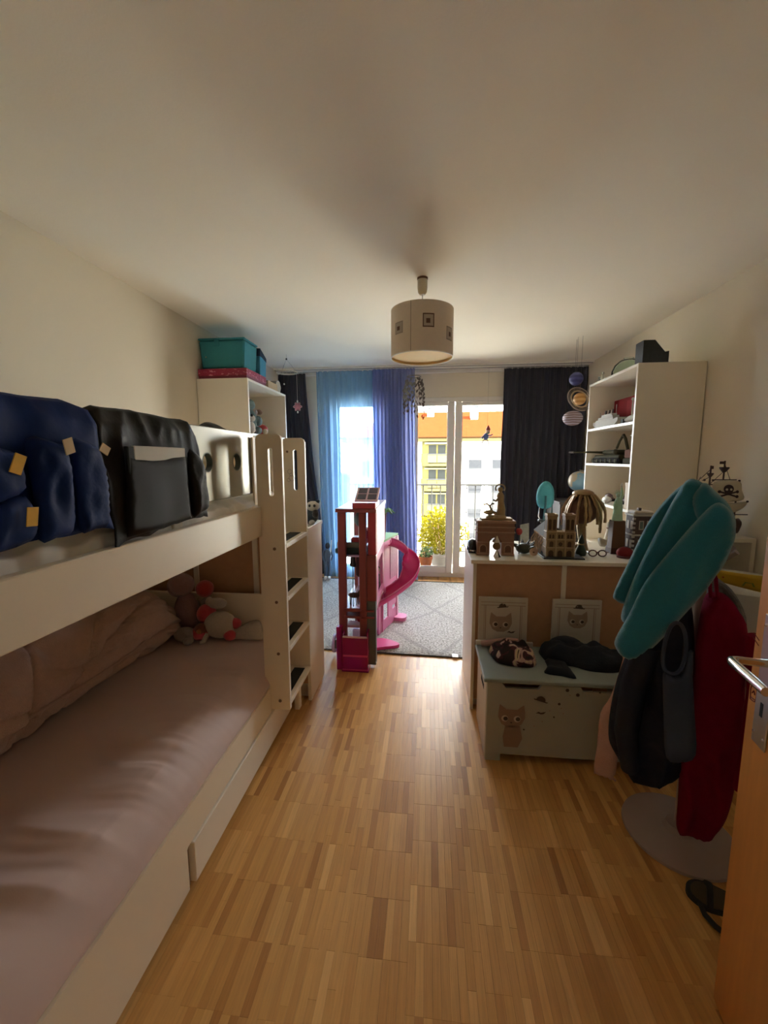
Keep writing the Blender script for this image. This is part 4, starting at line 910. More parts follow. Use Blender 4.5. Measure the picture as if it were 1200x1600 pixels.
# sandal near the door
sd = thing('sandal', 'black sandal on the floor beside the coat stand base', 'sandal', (.90, 1.22, 0))
sole = smooth_outline([(.845, 1.255), (.862, 1.292), (.905, 1.303), (.965, 1.275), (1.01, 1.235), (1.02, 1.19), (.98, 1.175), (.93, 1.20), (.875, 1.215)], 4)
obj('sole', MB().prism(sole, fr_xy(0), .001, .016), BLACK, sd)
obj('insole', MB().prism([(.93 + (a - .93) * .86, 1.24 + (b - 1.24) * .86) for a, b in sole], fr_xy(0), .016, .019), M('olive_insole', (.09, .065, .03), .8), sd)
obj('strap', MB().tube([(.885, 1.215, .012), (.895, 1.235, .04), (.91, 1.262, .045), (.925, 1.298, .012)], .009, 8), BLACK, sd, smooth=True)
obj('heel_strap', MB().tube([(.865, 1.228, .01), (.858, 1.195, .012), (.870, 1.165, .01), (.885, 1.15, .008)], .008, 8), BLACK, sd, smooth=True)

# yellow-topped play table and small shelf by the right wall
yt = thing('play_table', 'white play stand with curved yellow letter rim behind the crimson coat', 'play table', (1.42, 1.85, 0))
YEL = M('yellow_plastic', (.55, .35, .015), .45); GRN = M('green_letter', (.17, .22, .02), .6)
TCX, TCY, TR = 1.44, 2.02, .24
def rimf(u, v):
    a = PI * (1.0 + u); return (TCX + (TR + .012 * (1 - v)) * math.cos(a), TCY + (TR + .012 * (1 - v)) * math.sin(a), .925 - .085 * v * (1 - .55 * abs(math.cos(a)) ** 1.0))
def rimi(u, v):
    a = PI * (1.0 + u); return (TCX + (TR - .01) * math.cos(a), TCY + (TR - .01) * math.sin(a), .925 - .06 * v)
rm = obj('letter_rim', MB().grid(rimf, 40, 4), YEL, yt, smooth=True); md = rm.modifiers.new('s', 'SOLIDIFY'); md.thickness = .008; md.offset = -1
obj('body', MB().lathe([(0, .60), (TR - .03, .60), (TR - .012, .62), (TR - .006, .83), (TR - .02, .836), (0, .836)], (TCX, TCY, 0), 48), M('grey_white_plastic', (.50, .49, .45), .5), yt, smooth=True)
for sx, sy in ((-1, -1), (1, -1), (1, 1), (-1, 1)):
    obj('leg', MB().cyl((TCX + sx * .13, TCY + sy * .13, .0), (TCX + sx * .11, TCY + sy * .11, .65), .014, .016, 10), M('grey_white_plastic'), yt, smooth=True)
fc = bpy.data.curves.new('letter', 'FONT'); fc.body = 'A'; fc.size = .062; fc.extrude = .0008; fc.align_x = 'CENTER'; fc.align_y = 'CENTER'
fo_ = bpy.data.objects.new('letter_tmp', fc); COL.objects.link(fo_); bpy.context.view_layer.update()
lme = bpy.data.meshes.new_from_object(fo_.evaluated_get(bpy.context.evaluated_depsgraph_get())); bpy.data.objects.remove(fo_)
lo = bpy.data.objects.new('letter', lme); COL.objects.link(lo); lme.materials.clear(); lme.materials.append(GRN); lo.parent = yt
al = -PI / 2 - .50
px_, py_ = TCX + (TR + .0125) * math.cos(al), TCY + (TR + .0125) * math.sin(al)
lo.location = Vector((px_, py_, .893)) - yt.location; lo.rotation_euler = (PI / 2, 0, al + PI / 2)
obj('screw', MB().sph((TCX + (TR + .009) * math.cos(al - .33), TCY + (TR + .009) * math.sin(al - .33), .898), .006, 10, 6), M('red_screw', (.3, .03, .01), .5), yt)
kn = thing('knit_hat', 'grey fuzzy knitted hat hanging between the crimson coat and the yellow rim', 'hat', (1.06, 1.60, .8))
obj('knit', MB().pillow(smooth_outline([(.150, .985), (.19, .968), (.229, .926), (.262, .853), (.262, .78), (.22, .74), (.17, .80), (.150, .90)], 3), hang_fr(1.62, .87), .03, .03, .013, .04, crumple(6, .01)), M('grey_fuzz', (.16, .145, .135), .95, var=.4, scale=80, bump=.6, bscale=120), kn, smooth=True, angle=180)
obj('brim', MB().tube([hang_fr(1.62, .87)(u, v, .02) for u, v in ((.155, .975), (.19, .955), (.225, .91), (.25, .84))], .011, 8), M('grey_fuzz'), kn, smooth=True)

ss = thing('small_shelf', 'low white open shelf unit by the right wall carrying the pirate ship', 'shelf', (1.52, 2.42, 0))
a0, a1, b0, b1, zt = 1.37, 1.690, 2.285, 2.62, .985
obj('side_panel', MB().box(a0, a0 + .022, b0, b1, 0, zt - .02, .001), WHITE, ss); obj('side_panel', MB().box(a1 - .022, a1, b0, b1, 0, zt - .02, .001), WHITE, ss)
obj('top_panel', MB().box(a0, a1, b0, b1, zt - .02, zt, .001), WHITE, ss); obj('back_panel', MB().box(a0 + .022, a1 - .022, b1 - .006, b1, .03, zt - .02), WHITE, ss)
for z in (.05, .35, .66): obj('shelf', MB().box(a0 + .022, a1 - .022, b0 + .003, b1 - .006, z - .018, z, .001), WHITE, ss)

# pirate ship
ps = thing('pirate_ship', 'toy pirate ship with cream skull sail on the low white shelf', 'toy ship', (1.55, 2.38, .985))
PY = 2.38; SAIL = M('cream_sail', (.56, .48, .36), .8, bump=.1); SHK = M('dark_brown_plastic', (.055, .025, .02), .5)
def sail(name, out, y, bulge):
    return obj(name, MB().pillow(smooth_outline(out, 3), lambda u, v, w: (u, y - w - bulge * math.cos((u - 1.56) * 12) * math.sin(PI * max(0, min(1, (v - 1.03) / .32))), v), .003, .002, .012, .01), SAIL, ps, smooth=True, angle=180)
ms = sail('main_sail', [(1.495, 1.275), (1.56, 1.285), (1.622, 1.275), (1.632, 1.23), (1.645, 1.185), (1.56, 1.172), (1.478, 1.188), (1.486, 1.235)], PY - .03, .02)
sail('lower_sail', [(1.50, 1.16), (1.60, 1.165), (1.672, 1.170), (1.66, 1.14), (1.60, 1.11), (1.53, 1.10)], PY - .02, .02)
sail('fore_sail', [(1.452, 1.280), (1.478, 1.255), (1.492, 1.225), (1.46, 1.235), (1.445, 1.255)], PY + .02, .01)
sail('spanker_sail', [(1.56, 1.13), (1.625, 1.085), (1.60, 1.05), (1.545, 1.045)], PY, .01)
for x, zt_, z_ in ((1.563, 1.385, 1.03), (1.497, 1.36, 1.03), (1.635, 1.2, 1.03)):
    obj('mast', MB().cyl((x, PY, z_), (x, PY, zt_), .005, .004, 8), SHK, ps, smooth=True)
    obj('yard', MB().cyl((x - .06, PY - .008, zt_ - .1), (x + .06, PY - .008, zt_ - .1), .003, n=6), SHK, ps)
obj('crows_nest', MB().lathe([(.008, 1.325), (.022, 1.345), (.022, 1.352), (.006, 1.35)], (1.563, PY, 0), 14), SHK, ps)
obj('crows_nest', MB().lathe([(.006, 1.30), (.015, 1.315), (.015, 1.32), (.005, 1.318)], (1.497, PY, 0), 14), SHK, ps)
obj('flag', MB().box(1.538, 1.562, PY - .001, PY + .001, 1.368, 1.382), SHK, ps); obj('flag', MB().box(1.497, 1.51, PY - .001, PY + .001, 1.342, 1.358), SHK, ps)
rgm = MB()
for a, b in (((1.497, 1.34), (1.45, 1.29)), ((1.45, 1.30), (1.435, 1.26)), ((1.497, 1.30), (1.46, 1.28)), ((1.563, 1.37), (1.635, 1.19)), ((1.563, 1.33), (1.497, 1.26))): rgm.tube([(a[0], PY, a[1]), (b[0], PY, b[1])], .0016, 5)
obj('rigging', rgm, SHK, ps)
for x, z in ((1.452, 1.285), (1.495, 1.283), (1.622, 1.281), (1.672, 1.172)): obj('yard_end', MB().sph((x, PY - .03, z), .006, 8, 6), SHK, ps)
hull = smooth_outline([(1.44, 1.06), (1.46, 1.01), (1.50, .987), (1.62, .987), (1.655, 1.01), (1.665, 1.075), (1.63, 1.07), (1.61, 1.045), (1.52, 1.04), (1.48, 1.06)], 3)
obj('hull', MB().pillow(hull, fr_xz(PY), .05, .05, .014, .04), SHK, ps, smooth=True, angle=180)
yy = PY - .056
def sfr(u, v, w): return (u, PY - .034 - .02 * math.cos((u - 1.56) * 12) * math.sin(PI * max(0, min(1, (v - 1.03) / .32))) - w, v)
sk = [(1.56 + .024 * math.cos(a), 1.240 + .022 * math.sin(a)) for a in [PI * (-.15 + 1.3 * k / 12) for k in range(13)]] + [(1.548, 1.207), (1.572, 1.207)]
SKD = M('skull_print', (.035, .012, .016), .7)
sko = obj('skull_emblem', MB().prism(sk, sfr, .001, .003), SKD, ms)
for dx in (-.010, .011): obj('eye_socket', MB().prism(circle((1.56 + dx, 1.237), .006, 10), sfr, .003, .0036), SAIL, sko)
for s_ in (-1, 1):
    obj('crossbone', MB().prism([(1.56 - s_ * .045, 1.222), (1.56 - s_ * .041, 1.229), (1.56 + s_ * .045, 1.203), (1.56 + s_ * .042, 1.195)], sfr, .001, .0026), SKD, sko)
    for t_ in (-1, 1): obj('bone_end', MB().prism(circle((1.56 + s_ * .043, 1.2125 + t_ * .0125), .008, 10), sfr, .001, .0028), SKD, sko)

# ------------------------------------------------------------------ souvenirs on the right dresser
TZ = .8645
SG = 'souvenirs on the dresser'
BRK = M('red_brown_card', (.33, .17, .11), .6, var=.15, scale=40); BRK2 = M('pale_brown_card', (.44, .28, .19), .6, var=.1, scale=40); BRD = M('dark_brown_card', (.16, .075, .045), .7)
t = thing('arch_model', 'red-brown triumphal arch model on the left end of the dresser', 'model', (.38, 2.36, TZ), SG)
ax0, ax1, ay0, ay1 = .278, .478, 2.308, 2.41
bd = obj('body', MB().box(ax0, ax1, ay0, ay1, TZ, 1.045, .001), BRK, t)
def archout(c, w, zs, z0): return [(c - w, z0), (c + w, z0), (c + w, zs)] + [(c + w * math.cos(a), zs + w * math.sin(a)) for a in [PI * k / 10 for k in range(1, 10)]] + [(c - w, zs)]
cut(bd, [MB().prism(archout(.378, .031, .935, TZ - .01), lambda u, v, w: (u, w, v), ay0 - .02, ay1 + .02)])
for c in (.310, .446):
    obj('side_niche', MB().prism(archout(c, .016, .905, .882), fr_xz(ay0), 0, .0015), BRD, t)
    obj('relief', MB().prism(archout(c, .022, .905, .872), fr_xz(ay0), 0, .0008), BRK2, t)
for z, o_, h_ in ((1.045, .006, .014), (1.018, .004, .008), (.990, .005, .007), (.936, .002, .004), (TZ, .003, .010)):
    if z < .94: 
        for p_, q_ in ((ax0, .345), (.411, ax1)): obj('cornice', MB().box(p_ - o_ if p_ < .3 else p_, q_ + (o_ if q_ > .45 else 0), ay0 - o_, ay1 + o_, z, z + h_, .001), BRK2, t)
    else: obj('cornice', MB().box(ax0 - o_, ax1 + o_, ay0 - o_, ay1 + o_, z, z + h_, .001), BRK2, t)
GOLD = M('antique_gold_resin', (.42, .30, .14), .45, .3, var=.2, scale=50, bump=.15)
t = thing('gilt_figurine', 'pale gold seated figurine with arched halo on top of the arch model', 'figurine', (.39, 2.36, 1.06), SG)
obj('plinth', MB().box(.30, .47, 2.33, 2.40, 1.0592, 1.070, .002), GOLD, t); obj('plinth', MB().lathe([(0, 1.070), (.055, 1.070), (.058, 1.076), (.045, 1.086), (0, 1.088)], (.385, 2.365, 0), 20), GOLD, t, smooth=True)
obj('figure', MB().tube([(.408, 2.362, 1.085), (.412, 2.362, 1.12), (.408, 2.362, 1.16), (.405, 2.362, 1.195), (.404, 2.362, 1.215)], [.026, .022, .017, .02, .010], 12).sph((.404, 2.36, 1.229), .015, 12, 8), GOLD, t, smooth=True)
obj('halo', MB().tube([(.404 + .026 * math.cos(a), 2.368, 1.235 + .022 * math.sin(a)) for a in [PI * (-.2 + 1.4 * k / 14) for k in range(15)]], .004, 6), GOLD, t, smooth=True)
obj('arm', MB().tube([(.40, 2.355, 1.19), (.38, 2.35, 1.165), (.362, 2.35, 1.172)], .006, 6), GOLD, t, smooth=True)
obj('branch', MB().tube([(.39, 2.36, 1.09), (.36, 2.36, 1.105), (.348, 2.36, 1.135), (.33, 2.36, 1.15), (.318, 2.36, 1.142)], [.01, .008, .006, .005, .006], 6).tube([(.348, 2.36, 1.135), (.36, 2.36, 1.15), (.372, 2.36, 1.148)], .005, 6).sph((.345, 2.36, 1.10), (.03, .02, .014), 10, 6), GOLD, t, smooth=True)
SIL = M('polished_silver', (.62, .58, .55), .12, 1)
t = thing('silver_ornament', 'faceted silver and bronze ornament in front of the arch opening', 'ornament', (.378, 2.285, TZ), SG)
obj('foot', MB().lathe([(.022, TZ), (.004, .905), (0, .906)], (.38, 2.268, 0), 5), SIL, t)
obj('ball', MB().sph((.378, 2.272, .925), .022, 14, 10), M('bronze_ball', (.32, .20, .10), .4, .6), t, smooth=True)
obj('crown', MB().lathe([(0, .935), (.028, .948), (.018, .962), (.004, .982), (0, .983)], (.378, 2.272, 0), 6), SIL, t)

STONE = M('honey_wood_model', (.36, .235, .115), .6, var=.2, scale=60, bump=.1); STD2 = M('dark_window_print', (.09, .05, .025), .7); STL2 = M('pale_wood_model', (.50, .37, .21), .55)
t = thing('cathedral_model', 'honey-coloured twin-towered cathedral model on a dark base', 'model', (.71, 2.40, TZ), SG)
obj('base_plate', MB().box(.622, .835, 2.243, 2.64, TZ, .872, .001), M('dark_base', (.03, .022, .018), .5), t)
fz = .872; FYm = 2.278
obj('facade', MB().box(.640, .790, FYm, FYm + .055, fz, 1.008, .001), STONE, t)
for a, b in ((.640, .697), (.733, .790)):
    tw_ = obj('tower', MB().box(a + .003, b - .003, FYm + .002, FYm + .053, 1.008, 1.092, .001).box(a, b, FYm, FYm + .055, 1.088, 1.097, .001), STONE, t)
    obj('parapet', MB().tube([(a + .003, FYm + .003, 1.100), (b - .003, FYm + .003, 1.100), (b - .003, FYm + .052, 1.100), (a + .003, FYm + .052, 1.100)], .004, 5, closed=True), STL2, tw_)
    for q in (.3, .7):
        c = a + (b - a) * q; obj('belfry_window', MB().prism(archout(c, .0075, 1.068, 1.018), fr_xz(FYm + .002), 0, .0008), STD2, tw_)
        obj('belfry_window', MB().prism([(FYm + .055 * (.25 + .5 * (q > .5)) + d_, z_) for d_, z_ in ((0, 1.018), (.010, 1.018), (.010, 1.070), (0, 1.070))], lambda u, v, w: (a + .003 - w, u, v), 0, .0008), STD2, tw_)
for z in (.918, .962, 1.004): obj('string_course', MB().box(.637, .793, FYm - .003, FYm + .05, z, z + .005, .0008), STL2, t)
for x in (.640, .689, .736, .784): obj('buttress', MB().box(x, x + .007, FYm - .004, FYm, fz, 1.01, .0008), STL2, t)
for k in range(3):
    c = .668 + k * .047; obj('portal', MB().prism(archout(c, .013, .893, fz), fr_xz(FYm), 0, .001), STD2, t)
    obj('facade_window', MB().prism(circle((c, .940), .011, 14) if k == 1 else archout(c, .010, .945, .925), fr_xz(FYm), 0, .001), STD2, t)
    for q in (-.008, .008): obj('gallery_window', MB().prism(archout(c + q, .005, .988, .972), fr_xz(FYm), 0, .001), STD2, t)
obj('nave', MB().box(.655, .775, FYm + .055, 2.60, fz, .965, .001), STONE, t)
obj('roof', MB().prism([(.652, .965), (.778, .965), (.715, 1.02)], lambda u, v, w: (u, w, v), FYm + .055, 2.60), M('grey_roof_card', (.07, .058, .045), .8, spec=.2), t)
obj('spire', MB().lathe([(.012, 1.0), (.008, 1.03), (.001, 1.16), (0, 1.161)], (.715, 2.46, 0), 8), M('green_spire', (.10, .28, .26), .5), t)
for k in range(6):
    y = 2.36 + k * .042; obj('flying_buttress', MB().tube([(.632, y, fz), (.634, y, .92), (.655, y, .955)], .004, 5), STL2, t)
    obj('nave_window', MB().prism([(y + .012, .90), (y + .030, .90), (y + .030, .945), (y + .021, .955), (y + .012, .945)], lambda u, v, w: (.655 - w, u, v), 0, .001), STD2, t)

BRZ = M('bronze_metal', (.36, .235, .12), .35, .7, var=.3, scale=40, bump=.2)
t = thing('bronze_sculpture', 'bronze tree-like sculpture with drooping slats behind the cathedral model', 'sculpture', (.885, 2.50, TZ), SG)
TC = Vector((.905, 2.52, 1.10))
obj('trunk', MB().tube([(TC.x + .012, TC.y, TZ), (TC.x + .010, TC.y, .92), (TC.x, TC.y, 1.0), (TC.x, TC.y, 1.12)], [.034, .022, .026, .03], 10), BRZ, t, smooth=True)
for k in range(18):
    a = 2 * PI * k / 18 + .2; r = .088 + .035 * random.random(); dx, dy = math.cos(a + .25 * random.random()), math.sin(a + .2 * random.random()); zb = .97 + .10 * random.random()
    pth = smooth_path([(TC.x + dx * .01, TC.y + dy * .01, 1.20 + .015 * random.random()), (TC.x + dx * r * .62, TC.y + dy * r * .62, 1.175), (TC.x + dx * r, TC.y + dy * r, 1.10), (TC.x + dx * r * 1.03, TC.y + dy * r * 1.03, zb)], 4)
    obj('slat', MB().tube(pth, [.006 + .006 * random.random() for _ in range(13)], 6), BRZ if k % 3 else GOLD, t, smooth=True)
obj('cap', MB().sph((TC.x, TC.y, 1.195), (.06, .06, .026), 16, 10), BRZ, t, smooth=True)
obj('inner_dome', MB().sph((TC.x, TC.y, 1.10), (.085, .085, .085), 14, 10), BRD, t, smooth=True)
for k in range(3):
    a = k * 2.1 + .5; obj('root', MB().tube([(TC.x + .012, TC.y, .90), (TC.x + .03 * math.cos(a), TC.y + .03 * math.sin(a), .875), (TC.x + .055 * math.cos(a), TC.y + .055 * math.sin(a), TZ + .005)], [.012, .010, .006], 6), BRZ, t, smooth=True)

GRS = M('verdigris_green', (.44, .68, .51), .6, var=.12, scale=60, bump=.15)
t = thing('statue_model', 'pale green crowned statue with raised torch on a brown pedestal', 'statue', (1.065, 2.42, TZ), SG)
obj('pedestal', taper_box(1.036, 1.100, 2.405, 2.465, TZ, 1.052, -.18, .002), M('pedestal_brown', (.13, .06, .03), .6), t)
obj('pedestal_base', MB().box(1.028, 1.108, 2.397, 2.473, TZ, .90, .002), M('pedestal_dark', (.08, .03, .02), .6), t)
SXx, SYy = 1.066, 2.435
obj('robe', MB().tube([(SXx, SYy, 1.052), (SXx, SYy, 1.09), (SXx + .002, SYy, 1.13), (SXx, SYy, 1.165), (SXx - .002, SYy, 1.182)], [.028, .024, .021, .019, .009], 12), GRS, t, smooth=True)
obj('head', MB().sph((SXx - .004, SYy - .002, 1.195), (.011, .012, .014), 12, 8), GRS, t, smooth=True)
cn = MB()
for k in range(7): a = PI * (k / 6); cn.tube([(SXx - .004, SYy, 1.20), (SXx - .004 + .022 * math.cos(a), SYy, 1.205 + .022 * math.sin(a))], [.003, .001], 5)
obj('crown', cn, GRS, t)
obj('raised_arm', MB().tube([(SXx + .012, SYy, 1.165), (SXx + .019, SYy, 1.195), (SXx + .013, SYy, 1.238)], [.009, .008, .005], 8), GRS, t, smooth=True)
obj('torch', MB().lathe([(.003, 1.236), (.008, 1.246), (.006, 1.256), (0, 1.268)], (SXx + .013, SYy, 0), 8), M('white_torch', (.7, .72, .66), .5), t)
obj('tablet_arm', MB().tube([(SXx - .014, SYy - .002, 1.165), (SXx - .026, SYy - .012, 1.135), (SXx - .016, SYy - .02, 1.125)], .007, 8), GRS, t, smooth=True)
obj('tablet', MB().box(SXx - .034, SXx - .014, SYy - .028, SYy - .022, 1.115, 1.15, .001), GRS, t)
t = thing('baseball_cap', 'small red cap lying against the statue pedestal', 'cap', (1.075, 2.36, TZ), SG)
RDF = M('red_felt', (.26, .012, .015), .85)
obj('crown', MB().sph((1.078, 2.345, .885), (.042, .038, .034), 16, 10), RDF, t, smooth=True); obj('peak', MB().prism(smooth_outline([(1.035, 2.33), (1.03, 2.30), (1.07, 2.285), (1.115, 2.30), (1.118, 2.33)], 3), fr_xy(0), TZ + .002, TZ + .008), M('dark_red_felt', (.09, .008, .01), .85), t)
t = thing('house_model', 'dark brick town house model with white roof beside the towel', 'model', (1.18, 2.40, TZ), SG)
HB = M('dark_brick', (.085, .05, .042), .7, var=.4, scale=80, bump=.2); HW = M('white_trim', (.55, .48, .42), .5)
hx0, hx1, hy0, hy1 = 1.125, 1.232, 2.37, 2.46
obj('walls', MB().box(hx0, hx1, hy0, hy1, TZ, 1.085, .001), HB, t)
obj('roof', MB().box(hx0 - .006, hx1 + .006, hy0 - .006, hy1 + .006, 1.085, 1.094, .001).box(hx0 + .003, hx1 - .003, hy0 + .003, hy1 - .003, 1.094, 1.112, .006), HW, t)
obj('chimney', MB().box(1.16, 1.175, 2.40, 2.42, 1.112, 1.128, .001), HB, t)
obj('belt', MB().box(hx0 - .004, hx1 + .004, hy0 - .004, hy1 + .004, .975, .984, .001), HW, t)
for z in (.905, 1.01):
    for x in (1.165, 1.205):
        w_ = obj('window', MB().box(x - .012, x + .012, hy0 - .0015, hy0, z, z + .05), HW, t); obj('pane', MB().box(x - .008, x + .008, hy0 - .002, hy0 - .0004, z + .005, z + .045), M('model_pane', (.12, .17, .16), .3), w_)
    for y in (2.39, 2.43): obj('window', MB().box(hx0 - .0015, hx0, y - .01, y + .012, z, z + .045), HW, t)
qn = MB()
for k in range(9): qn.box(hx0 - .003, hx0 + .009, hy0 - .003, hy0 + .009, TZ + k * .025, TZ + k * .025 + .012, .001)
obj('quoins', qn, HW, t)
WP = M('white_plastic')
t = thing('toy_boat', 'white plastic toy boat at the back of the dresser', 'toy boat', (1.08, 2.60, TZ), SG)
obj('hull', MB().pillow(smooth_outline([(1.03, .925), (1.035, .88), (1.06, TZ + .003), (1.13, TZ + .003), (1.15, .885), (1.155, .91), (1.10, .905)], 3), fr_xz(2.58), .035, .035, .012, .03), M('cream_boat', (.60, .54, .44), .5), t, smooth=True, angle=180)
obj('cabin', MB().box(1.09, 1.13, 2.565, 2.60, .90, .93, .004), WP, t)
t = thing('cream_bottle', 'cream bottle-shaped figure behind the toy boat', 'bottle', (1.12, 2.66, TZ), SG)
obj('body', MB().lathe([(0, TZ), (.028, TZ), (.030, .885), (.022, .93), (.014, .96), (.016, .99), (.012, 1.01), (0, 1.012)], (1.125, 2.665, 0), 16), M('cream_ceramic', (.66, .58, .42), .4), t, smooth=True)
obj('neck_ring', MB().lathe([(.0165, .966), (.018, .97), (.0165, .975)], (1.125, 2.665, 0), 16, closed=True), BRK, t)
t = thing('bell_figurine', 'dark green tapered bell figurine right of the cathedral model', 'figurine', (.853, 2.37, TZ), SG)
DG = M('dark_green_glaze', (.035, .055, .042), .35)
obj('skirt', MB().lathe([(0, TZ), (.026, TZ), (.029, .88), (.022, .905), (.012, .925), (.016, .94), (.009, .965), (0, .985)], (.853, 2.36, 0), 14), DG, t, smooth=True); obj('collar', MB().lathe([(.013, .922), (.019, .926), (.013, .931)], (.853, 2.36, 0), 14, closed=True), GOLD, t)
t = thing('toy_glasses', 'brown toy spectacles lying in front of the bronze sculpture', 'spectacles', (.94, 2.36, TZ), SG)
for x in (.905, .955): obj('rim', MB().tube([(x + .021 * math.cos(a), 2.33 + .004 * math.sin(a), .883 + .016 * math.sin(a)) for a in [2 * PI * k / 14 for k in range(14)]], .0035, 6, closed=True), M('brown_glass_frame', (.10, .03, .02), .35), t, smooth=True)
obj('bridge', MB().tube([(.924, 2.33, .886), (.930, 2.328, .890), (.936, 2.33, .886)], .003, 6), M('brown_glass_frame'), t); obj('temple', MB().tube([(.976, 2.33, .886), (1.00, 2.37, .884), (1.01, 2.40, .872)], .003, 6).tube([(.884, 2.33, .886), (.89, 2.37, .884), (.895, 2.40, .872)], .003, 6), M('brown_glass_frame'), t)
t = thing('toy_plant', 'dark green leafy toy tangle between the arch and the cathedral', 'plant', (.545, 2.36, TZ), SG)
lf = M('dark_leaf', (.05, .06, .035), .5, var=.4, scale=30); rng = random.Random(3)
obj('clump', MB().sph((.545, 2.37, .895), (.045, .04, .03), 12, 8), lf, t, smooth=True)
for k in range(9):
    a = rng.random() * 2 * PI; b = rng.uniform(.2, 1.0); x, y = .545 + .03 * math.cos(a), 2.37 + .03 * math.sin(a); L = rng.uniform(.04, .075)
    q = Vector((math.cos(a) * math.cos(b), math.sin(a) * math.cos(b), math.sin(b)))
    obj('leaf', MB().tube([(x, y, .89), Vector((x, y, .89)) + q * L * .5, Vector((x, y, .89)) + q * L], [.004, .009, .001], 6), lf, t, smooth=True)
t = thing('red_rose', 'small red heart-shaped rose sticking up beside the arch model', 'flower', (.515, 2.36, TZ), SG)
obj('stem', MB().tube([(.517, 2.36, TZ), (.516, 2.36, .95), (.515, 2.36, .975)], .003, 6), lf, t); obj('bloom', MB().sph((.515, 2.36, .992), (.017, .015, .020), 12, 8), M('rose_red', (.50, .05, .05), .6), t, smooth=True); obj('petal', MB().sph((.505, 2.352, 1.0), (.010, .006, .013), 8, 6), M('rose_red'), t, smooth=True)
t = thing('wooden_gear', 'round wooden disc leaning beside the cathedral base', 'disc', (.587, 2.30, TZ), SG)
obj('disc', MB().lathe([(.0, -.004), (.022, -.004), (.022, .004), (0, .004)], (.585, 2.31, .888), 18, rot=Matrix.Rotation(PI / 2 - .25, 3, 'X').to_euler()), BRK2, t); obj('hub', MB().sph((.585, 2.305, .889), .006, 8, 6), BRD, t)
t = thing('postcard', 'pale printed card propped behind the cathedral model', 'card', (.60, 2.66, TZ), SG)
obj('card', MB().add([(.575, 2.60, TZ), (.645, 2.68, TZ), (.645, 2.70, .99), (.575, 2.62, .99), (.577, 2.599, TZ), (.647, 2.679, TZ), (.647, 2.699, .99), (.577, 2.619, .99)], [(0, 1, 2, 3), (4, 5, 6, 7), (0, 1, 5, 4), (1, 2, 6, 5), (2, 3, 7, 6), (3, 0, 4, 7)]), M('pale_print', (.48, .52, .50), .6, var=.4, scale=60), t)
t = thing('black_toy_car', 'small glossy black toy car on the left corner of the dresser', 'toy car', (.262, 2.40, TZ), SG)
obj('body', MB().pillow(smooth_outline([(2.33, .880), (2.345, .905), (2.38, .935), (2.43, .938), (2.47, .905), (2.48, .880), (2.46, .872), (2.35, .872)], 3), fr_yz(.262), .026, .026, .010, .02), M('gloss_black', (.015, .013, .015), .2), t, smooth=True, angle=180)
for y in (2.365, 2.445): obj('wheel', MB().cyl((.235, y, .876), (.289, y, .876), .012, n=12), BLACK, t, smooth=True)
obj('bumper', MB().tube([(.24, 2.33, .885), (.262, 2.322, .885), (.285, 2.33, .885)], .004, 6), SIL, t)

# ------------------------------------------------------------------ things in and on the right bookcase
BG = 'things in the right bookcase'
t = thing('red_book_box', 'long red box at the back of the upper right shelf', 'box', (1.56, 3.2, 1.634), BG)
obj('box', MB().box(1.45, 1.55, 3.08, 3.50, 1.635, 1.845, .003), M('deep_red_card', (.20, .012, .014), .8, spec=.1, var=.3, scale=12), t); obj('spine_band', MB().box(1.448, 1.45, 3.15, 3.28, 1.70, 1.82), M('pink_red_band', (.26, .03, .03), .8, spec=.1), t)
t = thing('ship_model', 'white ocean liner model on the upper right shelf', 'model ship', (1.38, 3.35, 1.634), BG)
WS = M('white_model', (.46, .45, .41), .7, spec=.2)
obj('hull', MB().prism(smooth_outline([(3.13, 1.69), (3.18, 1.640), (3.52, 1.640), (3.575, 1.685), (3.50, 1.682), (3.20, 1.682)], 2), fr_yz(1.36), -.035, .035), WS, t)
for k, (a, b, z) in enumerate(((3.22, 3.54, 1.682), (3.24, 3.50, 1.699), (3.27, 3.45, 1.715))): obj('deck', MB().box(1.332 + k * .004, 1.388 - k * .004, a, b, z, z + .016, .002), WS, t)
for y in (3.30, 3.36, 3.42): obj('funnel', MB().cyl((1.36, y, 1.731), (1.36, y - .006, 1.762), .008, n=10), M('funnel_dark', (.10, .08, .07), .5), t, smooth=True)
obj('mast', MB().cyl((1.36, 3.24, 1.70), (1.36, 3.24, 1.79), .002, n=6), WS, t); obj('mast', MB().cyl((1.36, 3.52, 1.69), (1.36, 3.52, 1.76), .002, n=6), WS, t)
t = thing('lighthouse_figure', 'thin white post figure beside the ship model', 'figurine', (1.36, 3.0, 1.634), BG)
obj('post', MB().cyl((1.37, 3.02, 1.635), (1.37, 3.02, 1.79), .005, .004, 8), WS, t); obj('ball', MB().sph((1.37, 3.02, 1.797), .010, 10, 8), WS, t, smooth=True); obj('foot', MB().lathe([(0, 1.635), (.02, 1.635), (.018, 1.645), (0, 1.646)], (1.37, 3.02, 0), 12), WS, t)
t = thing('black_wheelset', 'black and white race car toy at the near end of the upper shelf', 'toy car', (1.36, 2.93, 1.634), BG)
obj('body', MB().pillow(smooth_outline([(2.86, 1.66), (2.88, 1.68), (2.95, 1.695), (3.05, 1.675), (3.10, 1.66), (3.09, 1.645), (2.87, 1.645)], 3), fr_yz(1.36), .03, .03, .012, .02), WS, t, smooth=True, angle=180)
for y in (2.89, 3.06): obj('wheel', MB().cyl((1.325, y, 1.652), (1.395, y, 1.652), .017, n=14), BLACK, t, smooth=True)
t = thing('tank_model', 'olive and brown model tank with long barrel poking off the middle shelf', 'model tank', (1.40, 3.2, 1.362), BG)
